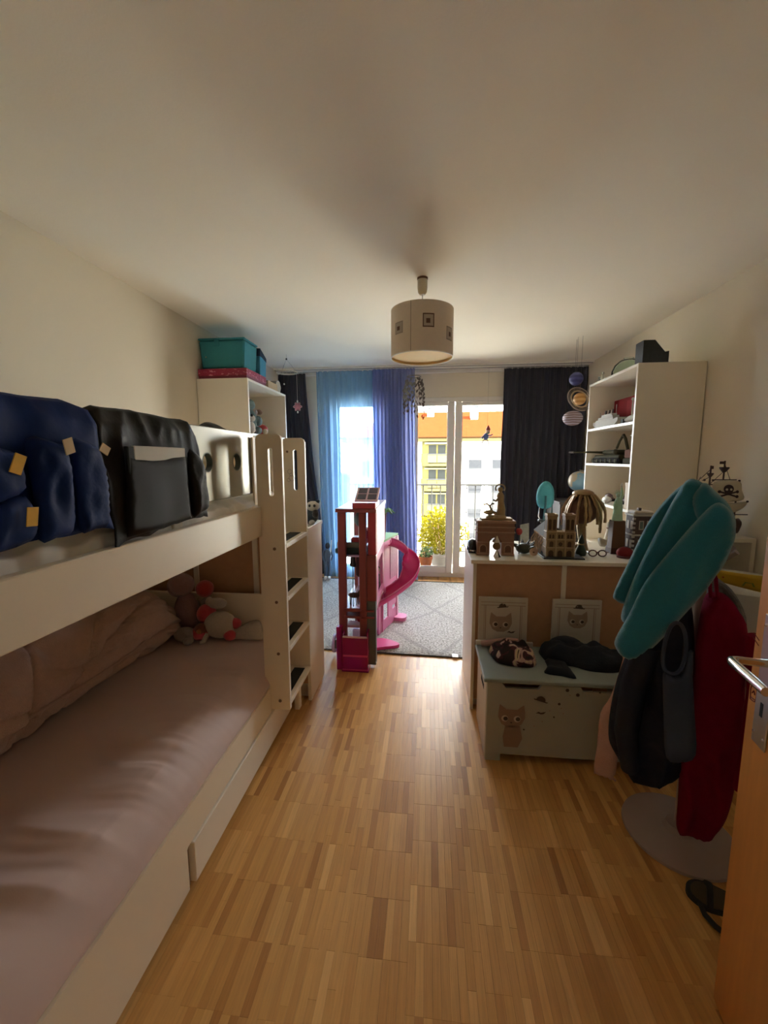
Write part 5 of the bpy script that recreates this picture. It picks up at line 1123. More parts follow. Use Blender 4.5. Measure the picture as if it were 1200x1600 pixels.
OL = M('olive_drab', (.060, .052, .027), .85, spec=.1, var=.3, scale=30); BRO = M('rust_brown', (.16, .065, .042), .8, spec=.1)
obj('hull', MB().box(1.33, 1.47, 3.08, 3.52, 1.385, 1.425, .008), OL, t); obj('track', MB().box(1.315, 1.345, 3.06, 3.54, 1.3625, 1.405, .014), M('track_dark', (.025, .022, .018), .9, spec=.1), t); obj('track', MB().box(1.455, 1.485, 3.06, 3.54, 1.3625, 1.405, .014), M('track_dark'), t)
for k in range(6): obj('road_wheel', MB().cyl((1.312, 3.10 + k * .08, 1.382), (1.316, 3.10 + k * .08, 1.382), .015, n=12), OL, t)
obj('turret', MB().box(1.345, 1.455, 3.20, 3.42, 1.426, 1.462, .014), OL, t)
obj('barrel', MB().tube([(1.36, 3.40, 1.445), (1.27, 3.45, 1.448), (1.17, 3.55, 1.450)], [.010, .007, .006], 10), OL, t, smooth=True); obj('muzzle', MB().cyl((1.178, 3.542, 1.4497), (1.152, 3.568, 1.4505), .009, n=10), M('muzzle_grey', (.22, .22, .21), .4), t, smooth=True)
t = thing('crane_model', 'brown toy excavator with raised dark jib on the middle shelf', 'toy vehicle', (1.36, 2.95, 1.362), BG)
obj('body', MB().box(1.325, 1.43, 2.86, 2.99, 1.40, 1.46, .006), BRO, t); obj('base', MB().box(1.32, 1.435, 2.85, 3.0, 1.3625, 1.40, .006), OL, t)
obj('cab', MB().box(1.34, 1.41, 2.87, 2.94, 1.46, 1.53, .006), M('dark_cab', (.055, .045, .035), .4), t)
obj('jib', MB().tube([(1.335, 2.96, 1.45), (1.332, 3.0, 1.53), (1.330, 3.03, 1.56)], .010, 8).tube([(1.330, 3.03, 1.56), (1.33, 3.08, 1.52), (1.33, 3.12, 1.47)], .008, 8), OL, t, smooth=True); obj('bucket', MB().sph((1.33, 3.135, 1.445), (.02, .03, .02), 10, 8), OL, t, smooth=True)
obj('roof_rail', MB().tube([(1.338, 2.87, 1.545), (1.338, 2.94, 1.55)], .004, 6), CHROME, t)
bc = [(.10, .09, .08), (.16, .13, .09), (.07, .08, .09), (.22, .18, .13)]
for k in range(4):
    y = 2.84 + k * .034
    b = thing('book', ('black', 'brown', 'slate', 'tan')[k] + ' hardback book standing on the lower right shelf', 'book', (1.50, y, 1.066), BG)
    obj('cover', MB().box(1.38, 1.60, y, y + .031, 1.067, 1.30 - .012 * k, .001), M('book_%d' % k, bc[k], .5), b); obj('pages', MB().box(1.385, 1.605, y + .003, y + .028, 1.07, 1.302 - .012 * k), M('paper', (.6, .54, .43), .8), b)
t = thing('cream_box', 'small cream carton in front of the books', 'box', (1.34, 2.87, 1.066), BG); obj('carton', MB().box(1.315, 1.37, 2.84, 2.92, 1.067, 1.235, .002), M('cream_carton', (.58, .48, .36), .7), t); obj('flap', MB().box(1.314, 1.372, 2.838, 2.922, 1.215, 1.238, .001), M('cream_carton'), t)
for k, (y, x, c, lab) in enumerate(((3.40, 1.42, (.16, .10, .10), 'dark plum'), (3.25, 1.46, (.22, .14, .12), 'brown'), (3.10, 1.43, (.10, .07, .07), 'black-brown'))):
    t = thing('toy_car', lab + ' toy car parked on the lower right shelf', 'toy car', (x, y, 1.066), BG); mt = M('toy_car_%d' % k, c, .35)
    obj('body', MB().pillow(smooth_outline([(y - .055, 1.08), (y - .05, 1.10), (y - .025, 1.105), (y - .01, 1.125), (y + .03, 1.125), (y + .055, 1.10), (y + .055, 1.08)], 3), fr_yz(x), .024, .024, .012, .02), mt, t, smooth=True, angle=180)
    for d_ in (-.033, .033): obj('wheel', MB().cyl((x - .026, y + d_, 1.079), (x + .026, y + d_, 1.079), .0115, n=10), BLACK, t)
t = thing('white_shell', 'white rounded shell-like toy at the front of the lower shelf', 'toy', (1.33, 3.22, 1.066), BG); obj('shell', MB().sph((1.335, 3.24, 1.092), (.030, .045, .025), 14, 10), WP, t, smooth=True); obj('lip', MB().tube([(1.31, 3.20, 1.075), (1.305, 3.24, 1.078), (1.31, 3.28, 1.075)], .006, 6), WP, t, smooth=True)
# on top
t = thing('glass_bowl', 'upturned green-tinted glass bowl on top of the right bookcase', 'bowl', (1.41, 3.22, 1.988))
obj('bowl', MB().lathe([(.105, 1.989), (.104, 2.02), (.088, 2.06), (.055, 2.092), (.0, 2.104), (.0, 2.101), (.053, 2.089), (.085, 2.058), (.101, 2.02), (.102, 1.989)], (1.412, 3.22, 0), 32), CLEARG, t, smooth=True); obj('foot_ring', MB().lathe([(.03, 2.10), (.033, 2.108), (.028, 2.108), (.026, 2.10)], (1.412, 3.22, 0), 24, closed=True), CLEARG, t, smooth=True)
for k, y in enumerate((3.43, 3.50)):
    t = thing('glass_figurine', ('taller' if k == 0 else 'smaller') + ' clear glass figurine on the far edge of the bookcase top', 'figurine', (1.33, y, 1.988)); s = 1 - .3 * k
    obj('body', MB().lathe([(0, 1.989), (.016 * s, 1.989), (.018 * s, 2.0), (.008 * s, 1.988 + .045 * s), (0, 1.988 + .05 * s)], (1.325, y, 0), 12), M('pale_glass', (.66, .70, .62), .15, alpha=.35), t, smooth=True); obj('head', MB().sph((1.325, y, 1.988 + .058 * s), .011 * s, 10, 8), M('pale_glass'), t, smooth=True)
t = thing('magazine_holder', 'dark slanted magazine holder on the near end of the right bookcase', 'magazine holder', (1.40, 2.88, 1.988))
DKG = M('dark_speckled_card', (.035, .040, .042), .6, var=.4, scale=60)
mo_ = [(1.325, 1.989), (1.478, 1.989), (1.478, 2.060), (1.455, 2.055), (1.392, 2.128), (1.325, 2.128)]
for y in (2.835, 2.93): obj('side', MB().prism(mo_, lambda u, v, w: (u, y + w, v), 0, .003), DKG, t)
obj('back', MB().box(1.325, 1.328, 2.838, 2.93, 1.99, 2.128), DKG, t); obj('front', MB().box(1.475, 1.478, 2.838, 2.93, 1.99, 2.06), DKG, t); obj('magazines', MB().box(1.335, 1.45, 2.845, 2.90, 1.99, 2.05), BLACK, t)

# ------------------------------------------------------------------ planets, globe, chair
def planet_mat(name, cols, sc):
    m = bpy.data.materials.new(name); m.use_nodes = True; n = m.node_tree.nodes; l = m.node_tree.links; p = n['Principled BSDF']; MATS[name] = m
    tc = n.new('ShaderNodeTexCoord'); w = n.new('ShaderNodeTexWave'); w.bands_direction = 'Z'; w.inputs['Scale'].default_value = sc; w.inputs['Distortion'].default_value = 1.5; l.new(tc.outputs['Object'], w.inputs['Vector'])
    c = n.new('ShaderNodeValToRGB'); e = c.color_ramp.elements; e[0].color = cols[0] + (1,); e[1].color = cols[1] + (1,); l.new(w.outputs['Fac'], c.inputs[0]); l.new(c.outputs[0], p.inputs['Base Color']); p.inputs['Roughness'].default_value = .6; return m
PGp = 'hanging planets'; STR = M('thin_string', (.25, .22, .2), .8)
t = thing('hanging_planet', 'small indigo planet hanging above the ringed one', 'planet ornament', (1.236, 3.75, 2.01), PGp)
obj('ball', MB().sph((1.236, 3.75, 2.066), .056, 20, 14), planet_mat('indigo_planet', ((.035, .04, .16), (.07, .08, .26)), 9), t, smooth=True); obj('string', MB().cyl((1.236, 3.75, 2.12), (1.236, 3.75, H), .001, n=5), STR, t)
t = thing('hanging_planet', 'orange ringed planet hanging in front of the charcoal curtain', 'planet ornament', (1.262, 3.72, 1.80), PGp)
obj('ball', MB().sph((1.262, 3.72, 1.896), .050, 20, 14), planet_mat('orange_planet', ((.50, .22, .05), (.72, .42, .16)), 9), t, smooth=True)
rr = Matrix.Rotation(1.18, 3, 'X') @ Matrix.Rotation(.25, 3, 'Y')
for a, b, mm_ in ((.068, .082, M('ring_pale', (.50, .36, .22), .6)), (.090, .094, M('ring_dark', (.26, .17, .10), .6)), (.102, .112, M('ring_grey', (.34, .27, .23), .6))):
    obj('ring', MB().lathe([(a, -.0015), (b, -.0015), (b, .0015), (a, .0015)], (1.262, 3.72, 1.896), 40, rot=rr.to_euler(), closed=True), mm_, t)
obj('string', MB().cyl((1.262, 3.72, 1.944), (1.262, 3.72, H), .001, n=5), STR, t)
t = thing('hanging_planet', 'brown and lilac striped planet hanging lowest', 'planet ornament', (1.25, 3.83, 1.69), PGp)
obj('ball', MB().sph((1.25, 3.83, 1.748), (.082, .082, .064), 24, 16), planet_mat('striped_planet', ((.16, .09, .07), (.46, .40, .48)), 16), t, smooth=True); obj('string', MB().cyl((1.25, 3.83, 1.81), (1.25, 3.83, H), .001, n=5), STR, t)

gc = thing('low_cabinet', 'low dark cabinet under the globe by the charcoal curtain', 'cabinet', (1.44, 4.15, 0))
obj('body', MB().box(1.22, 1.68, 3.95, 4.38, .04, .98, .003), M('dark_stained_wood', (.06, .045, .035), .5), gc); obj('top', MB().box(1.21, 1.69, 3.94, 4.39, .98, 1.0, .002), M('dark_stained_wood'), gc)
for x in (1.225, 1.455): obj('door', MB().box(x, x + .22, 3.945, 3.951, .06, .96, .002), M('dark_stained_wood'), gc)
gl = thing('globe', 'blue and beige globe on a stand beside the right bookcase', 'globe', (1.425, 4.1, 1.0))
gm = bpy.data.materials.new('globe_map'); gm.use_nodes = True; n = gm.node_tree.nodes; l = gm.node_tree.links; p = n['Principled BSDF']
tcn = n.new('ShaderNodeTexCoord'); nn = n.new('ShaderNodeTexNoise'); nn.inputs['Scale'].default_value = 9; nn.inputs['Detail'].default_value = 5; l.new(tcn.outputs['Object'], nn.inputs['Vector'])
c = n.new('ShaderNodeValToRGB'); e = c.color_ramp.elements; e[0].position = .50; e[0].color = (.18, .32, .42, 1); e[1].position = .55; e[1].color = (.46, .36, .24, 1); l.new(nn.outputs['Fac'], c.inputs[0]); l.new(c.outputs[0], p.inputs['Base Color']); p.inputs['Roughness'].default_value = .35
obj('sphere', MB().sph((1.425, 4.1, 1.185), .095, 28, 18), gm, gl, smooth=True)
obj('meridian_arm', MB().tube([(1.425 + .105 * math.sin(a) * .9, 4.1, 1.185 + .105 * math.cos(a)) for a in [PI * k / 14 for k in range(15)]], .004, 6), CHROME, gl, smooth=True)
obj('foot', MB().lathe([(0, 1.0005), (.06, 1.0005), (.055, 1.012), (.012, 1.022), (.01, 1.07), (0, 1.08)], (1.425, 4.1, 0), 24), M('dark_stained_wood'), gl, smooth=True)

ch = thing('desk_chair', 'small swivel chair with turquoise oval back behind the dresser', 'chair', (.90, 3.42, 0))
TQ = M('turquoise_chair_shell', (.06, .33, .38), .6, var=.12, scale=30); DKP = M('dark_plastic', (.025, .03, .032), .5)
bo = smooth_outline([(.840, 1.09), (.848, 1.15), (.875, 1.195), (.905, 1.214), (.940, 1.20), (.968, 1.155), (.976, 1.09), (.968, 1.03), (.94, 1.003), (.90, .997), (.865, 1.01), (.846, 1.04)], 3)
obj('backrest', MB().pillow(bo, fr_xz(3.31), .022, .022, .014, .03), TQ, ch, smooth=True, angle=180)
obj('backrest_bar', MB().tube([(.905, 3.285, 1.10), (.905, 3.280, 1.03), (.900, 3.30, .90), (.90, 3.36, .60), (.90, 3.42, .50)], .008, 8), M('teal_bar', (.03, .14, .16), .4), ch, smooth=True)
obj('side_bar', MB().tube([(.868, 3.31, 1.01), (.862, 3.31, .94), (.885, 3.315, .89)], .004, 6), CHROME, ch, smooth=True)
obj('lumbar_clip', MB().box(.86, .95, 3.29, 3.325, .895, .915, .006), DKP, ch)
obj('seat', MB().lathe([(0, .47), (.19, .47), (.21, .49), (.20, .52), (0, .53)], (.90, 3.50, 0), 28), TQ, ch, smooth=True); obj('gas_column', MB().cyl((.90, 3.50, .10), (.90, 3.50, .47), .022, n=14), CHROME, ch, smooth=True)
for k in range(5):
    a = 2 * PI * k / 5 + .3; obj('foot', MB().tube([(.90, 3.5, .10), (.90 + .21 * math.cos(a), 3.5 + .21 * math.sin(a), .065)], [.022, .012], 8), DKP, ch, smooth=True)
    obj('caster', MB().sph((.90 + .21 * math.cos(a), 3.5 + .21 * math.sin(a), .0385), .025, 10, 8), DKP, ch, smooth=True)

# ------------------------------------------------------------------ hanging ornaments
t = thing('flower_mobile', 'ring mobile with pink flower hanging above the left bookcase end', 'mobile', (-1.375, 4.02, 1.85))
RX, RY, RZ = -1.372, 4.02, 2.236
obj('hoop', MB().tube([(RX + .10 * math.cos(a), RY + .10 * math.sin(a), RZ) for a in [2 * PI * k / 36 for k in range(36)]], .007, 8, closed=True), M('pale_wicker', (.60, .52, .42), .7), t, smooth=True)
for k in range(3):
    a = 2 * PI * k / 3 + .4; obj('hanger_string', MB().cyl((RX + .10 * math.cos(a), RY + .10 * math.sin(a), RZ), (RX, RY, 2.36), .001, n=5), STR, t)
obj('hanger_string', MB().cyl((RX, RY, 2.36), (RX, RY, H), .001, n=5), STR, t); obj('bead', MB().sph((RX, RY, 2.36), .009, 10, 8), BLACK, t)
fl = [(RX + .098 + (.036 + .008 * math.cos(6 * a)) * math.cos(a), 1.910 + (.036 + .008 * math.cos(6 * a)) * math.sin(a)) for a in [2 * PI * k / 36 for k in range(36)]]
for k, a in enumerate((0, 2.2, 4.0)):
    x, y = RX + .098 * math.cos(a), RY + .098 * math.sin(a)
    if k == 0:
        obj('drop_string', MB().cyl((x, y, RZ), (x, y, 1.95), .0018, n=5), M('white_cord', (.6, .57, .52), .8), t)
        obj('flower', MB().pillow(fl, fr_xz(y), .012, .012, .010, .015), M('dusty_pink_felt', (.52, .20, .24), .9), t, smooth=True, angle=180)
        obj('flower_edge', MB().tube([(p_[0], y, p_[1]) for p_ in fl], .003, 6, closed=True), M('pale_pink_edge', (.62, .42, .42), .9), t)
        obj('bead', MB().sph((x, y, 1.96), (.008, .008, .014), 10, 8).sph((x, y, 1.858), (.008, .008, .012), 10, 8), WP, t, smooth=True)
    else: obj('drop_string', MB().cyl((x, y, RZ), (x, y, RZ - .09), .001, n=5), STR, t); obj('bead', MB().sph((x, y, RZ - .095), .008, 8, 6), WP, t)
t = thing('leaf_mobile', 'oval mobile of pale discs and brown leaves hanging before the sheer curtain', 'mobile', (-.155, 4.45, 1.80))
LFB = M('brown_dry_leaf', (.12, .085, .06), .7, var=.3, scale=30); CAP = M('pale_capiz', (.34, .33, .28), .5, var=.2, trans=.3, alpha=.35)
mx0, my0 = -.155, 4.45
obj('hanger_string', MB().cyl((mx0, my0, 2.25), (mx0, my0, H), .001, n=5), STR, t)
obj('hoop', MB().tube([(mx0 + .07 * math.cos(a), my0 + .07 * math.sin(a), 2.25) for a in [2 * PI * k / 28 for k in range(28)]], .004, 6, closed=True), CAP, t, smooth=True)
rng = random.Random(5); disc0 = leaf0 = None
for k in range(22):
    a = 2 * PI * k / 22 + .1; L = .26 + .15 * rng.random() + .06 * math.sin(a); r = .07
    obj('drop_string', MB().tube([(mx0 + r * math.cos(a), my0 + r * math.sin(a), 2.25), (mx0 + (r + .04) * math.cos(a), my0 + (r + .04) * math.sin(a), 2.12), (mx0 + (r + .035) * math.cos(a), my0 + (r + .03) * math.sin(a), 2.25 - L)], .0008, 4), STR, t)
    nd = 6
    for q in range(nd):
        f = (q + 1) / nd; z = 2.25 - L * f; rr_ = r + .038 * math.sin(min(1, f * 1.4) * PI / 2)
        x, y = mx0 + rr_ * math.cos(a), my0 + rr_ * math.sin(a)
        leafy = math.cos(a) > .2 or f > .72
        if leafy:
            if leaf0 is None: leaf0 = obj('leaf', MB().pillow(smooth_outline([(0, -.02), (.010, 0), (.006, .012), (0, .02), (-.008, .008), (-.009, -.006)], 2), fr_xz(0), .0015, .0015, .006, .005), LFB, t); leaf0.data.transform(Matrix.Translation(t.location)); go = leaf0
            else: go = bpy.data.objects.new('leaf', leaf0.data); COL.objects.link(go); go.parent = t
        else:
            if disc0 is None: disc0 = obj('disc', MB().lathe([(0, -.001), (.017, -.001), (.017, .001), (0, .001)], (0, 0, 0), 14, rot=Matrix.Rotation(PI / 2, 3, 'X').to_euler()), CAP, t); disc0.data.transform(Matrix.Translation(t.location)); go = disc0
            else: go = bpy.data.objects.new('disc', disc0.data); COL.objects.link(go); go.parent = t
        go.location = Vector((x, y, z)) - t.location; go.rotation_euler = (rng.uniform(-.3, .3), rng.uniform(-.6, .6), rng.uniform(0, PI))
t = thing('hanging_ornament', 'little red-capped blue figure sitting on a rope ring at the window', 'ornament', (.65, 4.76, 1.49))
ox, oy = .655, 4.76
obj('hanger_string', MB().cyl((ox - .005, oy, 1.77), (ox - .005, oy, H), .0008, n=5), STR, t)
obj('cap', MB().lathe([(.026, 1.715), (.022, 1.735), (.008, 1.76), (0, 1.772)], (ox + .005, oy, 0), 14), M('brown_red_cap', (.25, .05, .04), .8), t, smooth=True)
obj('head', MB().sph((ox + .004, oy - .002, 1.70), (.022, .02, .024), 12, 8), M('ornament_skin', (.62, .45, .34), .7), t, smooth=True)
obj('body', MB().sph((ox - .018, oy, 1.645), (.030, .022, .038), 12, 8), M('ornament_blue', (.08, .14, .34), .7), t, smooth=True)
obj('scarf', MB().lathe([(.020, 1.672), (.027, 1.678), (.022, 1.686)], (ox - .002, oy, 0), 12, closed=True), M('ornament_green', (.2, .34, .28), .7), t)
obj('arm', MB().tube([(ox - .005, oy, 1.66), (ox + .03, oy, 1.655), (ox + .055, oy, 1.668)], .007, 6).tube([(ox - .035, oy, 1.66), (ox - .055, oy, 1.64), (ox - .06, oy, 1.62)], .007, 6), M('ornament_blue'), t, smooth=True)
obj('rope_ring', MB().tube([(ox - .022 + .038 * math.cos(a), oy, 1.560 + .052 * math.sin(a)) for a in [2 * PI * k / 24 for k in range(24)]], .006, 6, closed=True), M('ornament_rope', (.22, .13, .10), .8), t, smooth=True)

# ------------------------------------------------------------------ doll house
dh = thing('doll_house', 'tall pink and red doll house with slide and lift on the rug', 'doll house', (-.45, 2.9, 0))
DR = M('dark_red_plastic', (.28, .055, .055), .4, var=.08); HP = M('hot_pink_plastic', (.62, .035, .20), .35); PKP = M('pink_plastic', (.68, .20, .38), .4); LAV = M('lavender_plastic', (.50, .38, .60), .45)
MG = M('magenta_clear_plastic', (.42, .015, .16), .25, alpha=.30); GY = M('grey_plastic', (.10, .12, .12), .5); TLD = M('dark_teal_plastic', (.025, .075, .075), .5); LPK = M('pale_pink_plastic', (.78, .52, .62), .45)
RUGZ = .014
for a, b in ((-.582, -.530), (-.442, -.396)):
    obj('column', MB().box(a, b, 2.600, 2.640, .02, 1.06, .004), DR, dh)
for a, b in ((-.575, -.540), (-.375, -.345)):
    obj('column', MB().box(a, b, 3.16, 3.19, RUGZ, 1.06, .004), DR if a < -.5 else PKP, dh)
obj('side_panel', MB().box(-.394, -.331, 2.612, 2.66, .465, .775, .003), DR, dh); obj('side_panel', MB().box(-.394, -.334, 2.612, 2.66, .02, .464, .003), GY, dh)
obj('side_column', MB().box(-.385, -.331, 2.615, 2.65, .776, 1.075, .003), M('coral_red_plastic', (.48, .05, .07), .4), dh)
obj('side_wall', MB().box(-.340, -.330, 2.66, 3.16, .776, 1.06, .002), PKP, dh)
cut(dh.children[-1] if False else obj('side_wall_low', MB().box(-.346, -.336, 2.68, 3.14, .40, .765, .002), PKP, dh), [MB().box(-.40, -.30, 2.78, 3.04, .46, .70)])
obj('top_beam', MB().box(-.592, -.325, 2.585, 3.19, 1.06, 1.084, .003), DR, dh); obj('upper_box', MB().box(-.480, -.330, 2.585, 2.80, 1.085, 1.122, .003), M('coral_red_plastic'), dh)
spf = lambda u, v, w: (-.470 + .150 * u, 2.62 + .15 * v - w * .4, 1.126 + .075 * v + w)
def sbox(u0, u1, v0, v1, w0, w1): return MB().add([spf(u, v, w) for u in (u0, u1) for v in (v0, v1) for w in (w0, w1)], [(0, 1, 3, 2), (4, 6, 7, 5), (0, 4, 5, 1), (2, 3, 7, 6), (0, 2, 6, 4), (1, 5, 7, 3)])
sp_ = obj('solar_panel', sbox(0, 1, 0, 1, 0, .008), LPK, dh)
for i in range(2):
    for j in range(2): obj('solar_cell', sbox(.08 + i * .46, .46 + i * .46, .1 + j * .45, .47 + j * .45, .008, .010), M('dark_cell', (.05, .03, .07), .3), sp_)
for z, mt in ((.772, DR), (.405, DR), (.360, DR)):
    obj('floor_plate', MB().box(-.578, -.345, 2.62 if z > .5 else 2.60, 3.19, z - .012, z, .002), mt if z < .7 else LAV, dh)
obj('front_beam', MB().box(-.545, -.43, 2.597, 2.615, .40, .417, .002), DR, dh); obj('front_beam', MB().box(-.545, -.43, 2.597, 2.615, .348, .365, .002), DR, dh)
obj('balcony_tray', MB().box(-.612, -.400, 2.645, 2.80, .775, .812, .008), TLD, dh); obj('balcony_rail', MB().box(-.60, -.42, 2.66, 2.675, .812, .85, .003), M('grey_green_plastic', (.14, .13, .11), .5), dh)
obj('lounge_seat', MB().box(-.515, -.41, 2.70, 2.80, .813, .875, .012).box(-.44, -.40, 2.70, 2.80, .86, .935, .012), M('coral_red_plastic'), dh)
obj('egg_chair', MB().sph((-.464, 2.80, .988), (.042, .04, .055), 18, 12), M('grey_teal_plastic', (.10, .14, .15), .45), dh, smooth=True); obj('egg_chair_stem', MB().cyl((-.464, 2.80, .812), (-.464, 2.80, .94), .006, n=8), GY, dh)
obj('lift_cable', MB().cyl((-.489, 2.63, .42), (-.489, 2.63, .755), .003, n=6), M('grey_plastic'), dh)
car = obj('lift_car', MB().box(-.545, -.385, 2.545, 2.552, .018, .235, .002).box(-.552, -.545, 2.545, 2.65, .018, .262, .002).box(-.388, -.380, 2.545, 2.65, .018, .275, .002), MG, dh)
obj('lift_floor', MB().box(-.552, -.380, 2.545, 2.66, .004, .018, .002), HP, car); obj('lift_band', MB().box(-.546, -.384, 2.5425, 2.545, .105, .118, .001), HP, car); obj('lift_rim', MB().box(-.548, -.384, 2.543, 2.556, .235, .245, .002), LPK, car); obj('lift_foot', MB().box(-.556, -.376, 2.540, 2.60, .0, .010, .002), MG, car)
obj('lift_guide', MB().box(-.592, -.556, 2.555, 2.60, .004, .30, .003), MG, dh)
obj('lower_tray', MB().box(-.535, -.41, 2.64, 2.72, .265, .285, .003), LPK, dh); obj('sofa', MB().box(-.52, -.42, 2.9, 3.0, .41, .46, .012).box(-.52, -.42, 2.99, 3.03, .41, .53, .012), LAV, dh)
obj('bed_block', MB().box(-.56, -.40, 2.95, 3.15, RUGZ, .12, .01), LAV, dh)
obj('round_foot', MB().lathe([(.0, -.008), (.065, -.008), (.065, .008), (0, .008)], (-.655, 2.78, .085), 28, rot=Matrix.Rotation(PI / 2, 3, 'Y').to_euler()), LAV, dh, smooth=True); obj('round_foot_arm', MB().box(-.65, -.58, 2.74, 2.80, .06, .13, .004), GY, dh)
obj('splayed_foot', MB().prism(smooth_outline([(-.39, 2.84), (-.30, 2.86), (-.22, 2.89), (-.20, 2.92), (-.24, 2.96), (-.32, 3.0), (-.40, 2.98)], 3), fr_xy(0), RUGZ, RUGZ + .022), HP, dh)
# rear wing
A0 = Vector((-.385, 3.10, 0)); A1 = Vector((-.262, 3.50, 0)); AD = (A1 - A0).normalized(); AN = Vector((AD.y, -AD.x, 0)); LWg = (A1 - A0).length
def wf(u, v, w): q = A0 + AD * u + AN * w; return (q.x, q.y, v)
wing = obj('wing_wall', MB().prism([(0, RUGZ), (LWg, RUGZ), (LWg, .75), (0, .75)], wf, 0, .010), PKP, dh)
cut(wing, [MB().prism(o_, wf, -.03, .04) for o_ in ([(.05, .10), (.20, .10), (.20, .32), (.05, .32)], [(.29, .335), (.37, .335), (.37, .365), (.29, .365)], [(.29, .23), (.37, .23), (.37, .265), (.29, .265)], [(.29, .13), (.37, .13), (.37, .165), (.29, .165)])])
obj('wing_trim', MB().prism([(.24, .41), (.40, .41), (.40, .74), (.24, .74)], wf, .010, .014), M('rose_grey_plastic', (.46, .17, .27), .5, var=.3, scale=60), wing)
obj('wing_post', MB().prism([(LWg - .03, RUGZ), (LWg, RUGZ), (LWg, .75), (LWg - .03, .75)], wf, .010, .016), LPK, wing)
obj('roof_terrace', MB().prism([(-.43, 3.08), (-.37, 3.06), (-.25, 3.50), (-.40, 3.54)], fr_xy(0), .750, .768), M('lawn_green_plastic', (.20, .42, .16), .6), dh)
obj('wing_back', MB().box(-.42, -.405, 3.12, 3.50, RUGZ, .75, .002), PKP, dh); obj('wing_floor', MB().prism([(-.41, 3.12), (-.38, 3.11), (-.27, 3.50), (-.40, 3.50)], fr_xy(0), .36, .375), LAV, dh)
obj('wing_foot', MB().prism(smooth_outline([(-.30, 3.42), (-.20, 3.40), (-.175, 3.44), (-.18, 3.50), (-.24, 3.52), (-.29, 3.50)], 3), fr_xy(0), RUGZ, RUGZ + .03), PKP, dh); obj('wing_base_bar', MB().tube([(-.41, 3.10, .03), (-.36, 3.22, .03), (-.29, 3.42, .03)], .016, 8), PKP, dh, smooth=True)
obj('palm_trunk', MB().tube([(-.345, 3.22, .768), (-.337, 3.22, .86), (-.330, 3.22, .985)], [.011, .009, .008], 8), M('palm_brown', (.16, .07, .04), .7), dh, smooth=True)
for k in range(7):
    a = 2 * PI * k / 7 + .2; c = Vector((-.330, 3.22, .985)); q = Vector((math.cos(a), math.sin(a), 0))
    obj('palm_frond', MB().tube([c, c + q * .035 + Vector((0, 0, .018)), c + q * .075 + Vector((0, 0, -.012))], [.006, .014, .003], 6), M('palm_green', (.13, .36, .12), .6), dh, smooth=True)
obj('parasol_toy', MB().sph((-.385, 3.02, .80), (.03, .03, .045), 14, 10), M('orange_pink_plastic', (.72, .30, .20), .5), dh, smooth=True)
sl_path = smooth_path([(-.33, 3.30, .70), (-.25, 3.36, .66), (-.165, 3.40, .575), (-.13, 3.36, .47), (-.17, 3.27, .37), (-.27, 3.20, .30), (-.36, 3.14, .255), (-.42, 3.10, .235)], 6)
def slf(u, v):
    t_ = u * (len(sl_path) - 1); i = min(int(t_), len(sl_path) - 2); p = sl_path[i].lerp(sl_path[i + 1], t_ - i); d = (sl_path[i + 1] - sl_path[i]).normalized()
    s = d.cross(Vector((0, 0, 1))).normalized(); a = PI * (v - .5) * 1.25
    return p + s * .075 * math.sin(a) + Vector((0, 0, .052 * (1 - math.cos(a))))
sl = obj('slide', MB().grid(slf, 50, 12), HP, dh, smooth=True, angle=180); md = sl.modifiers.new('s', 'SOLIDIFY'); md.thickness = .004
obj('slide_lip', MB().tube([slf(k / 40, 1) for k in range(41)], .004, 6).tube([slf(k / 40, 0) for k in range(41)], .004, 6), PKP, sl, smooth=True)
dl = thing('doll', 'dark-haired doll in black and white dress inside the doll house', 'doll', (-.30, 3.02, .40), 'dolls in the house')
obj('dress', MB().tube([(-.375, 3.04, .418), (-.375, 3.04, .48), (-.375, 3.04, .53)], [.028, .018, .016], 10), M('zebra_cloth', (.25, .2, .2), .8, var=.9, scale=60), dl, smooth=True); obj('head', MB().sph((-.375, 3.04, .565), (.016, .016, .02), 10, 8), M('ornament_skin'), dl, smooth=True); obj('hair', MB().sph((-.377, 3.05, .572), (.019, .018, .022), 10, 8), BLACK, dl, smooth=True)
for k, (x, z, c) in enumerate(((-.47, .70, (.06, .015, .02)), (-.51, .71, (.02, .02, .025)))):
    d_ = thing('doll_clothes', ('maroon' if k == 0 else 'black') + ' doll dress hanging under the upper floor of the doll house', 'doll clothes', (x, 2.75, .6), 'doll clothes')
    obj('dress', MB().pillow(smooth_outline([(x - .012, .755), (x + .012, .755), (x + .018, .70), (x + .024, .60 if k == 0 else .66), (x - .02, .60 if k == 0 else .665), (x - .018, .70)], 3), fr_xz(2.75), .012, .012, .010, .012), M('doll_cloth_%d' % k, c, .8), d_, smooth=True, angle=180); obj('hanger', MB().tube([(x, 2.75, .75), (x, 2.75, .758)], .002, 5), GY, d_)
t = thing('toy_horse', 'small brown toy horse on the middle floor of the doll house', 'toy animal', (-.50, 2.72, .405)); HBr = M('horse_brown', (.12, .07, .05), .6)
obj('body', MB().sph((-.495, 2.70, .475), (.042, .018, .020), 12, 8), HBr, t, smooth=True); obj('head', MB().tube([(-.465, 2.70, .485), (-.445, 2.70, .515), (-.43, 2.70, .508)], [.012, .010, .007], 8), HBr, t, smooth=True)
for dx in (-.03, -.02, .02, .03): obj('leg', MB().cyl((-.495 + dx, 2.70 + (.008 if abs(dx) > .025 else -.008), .4055), (-.495 + dx, 2.70, .47), .004, n=6), HBr, t)
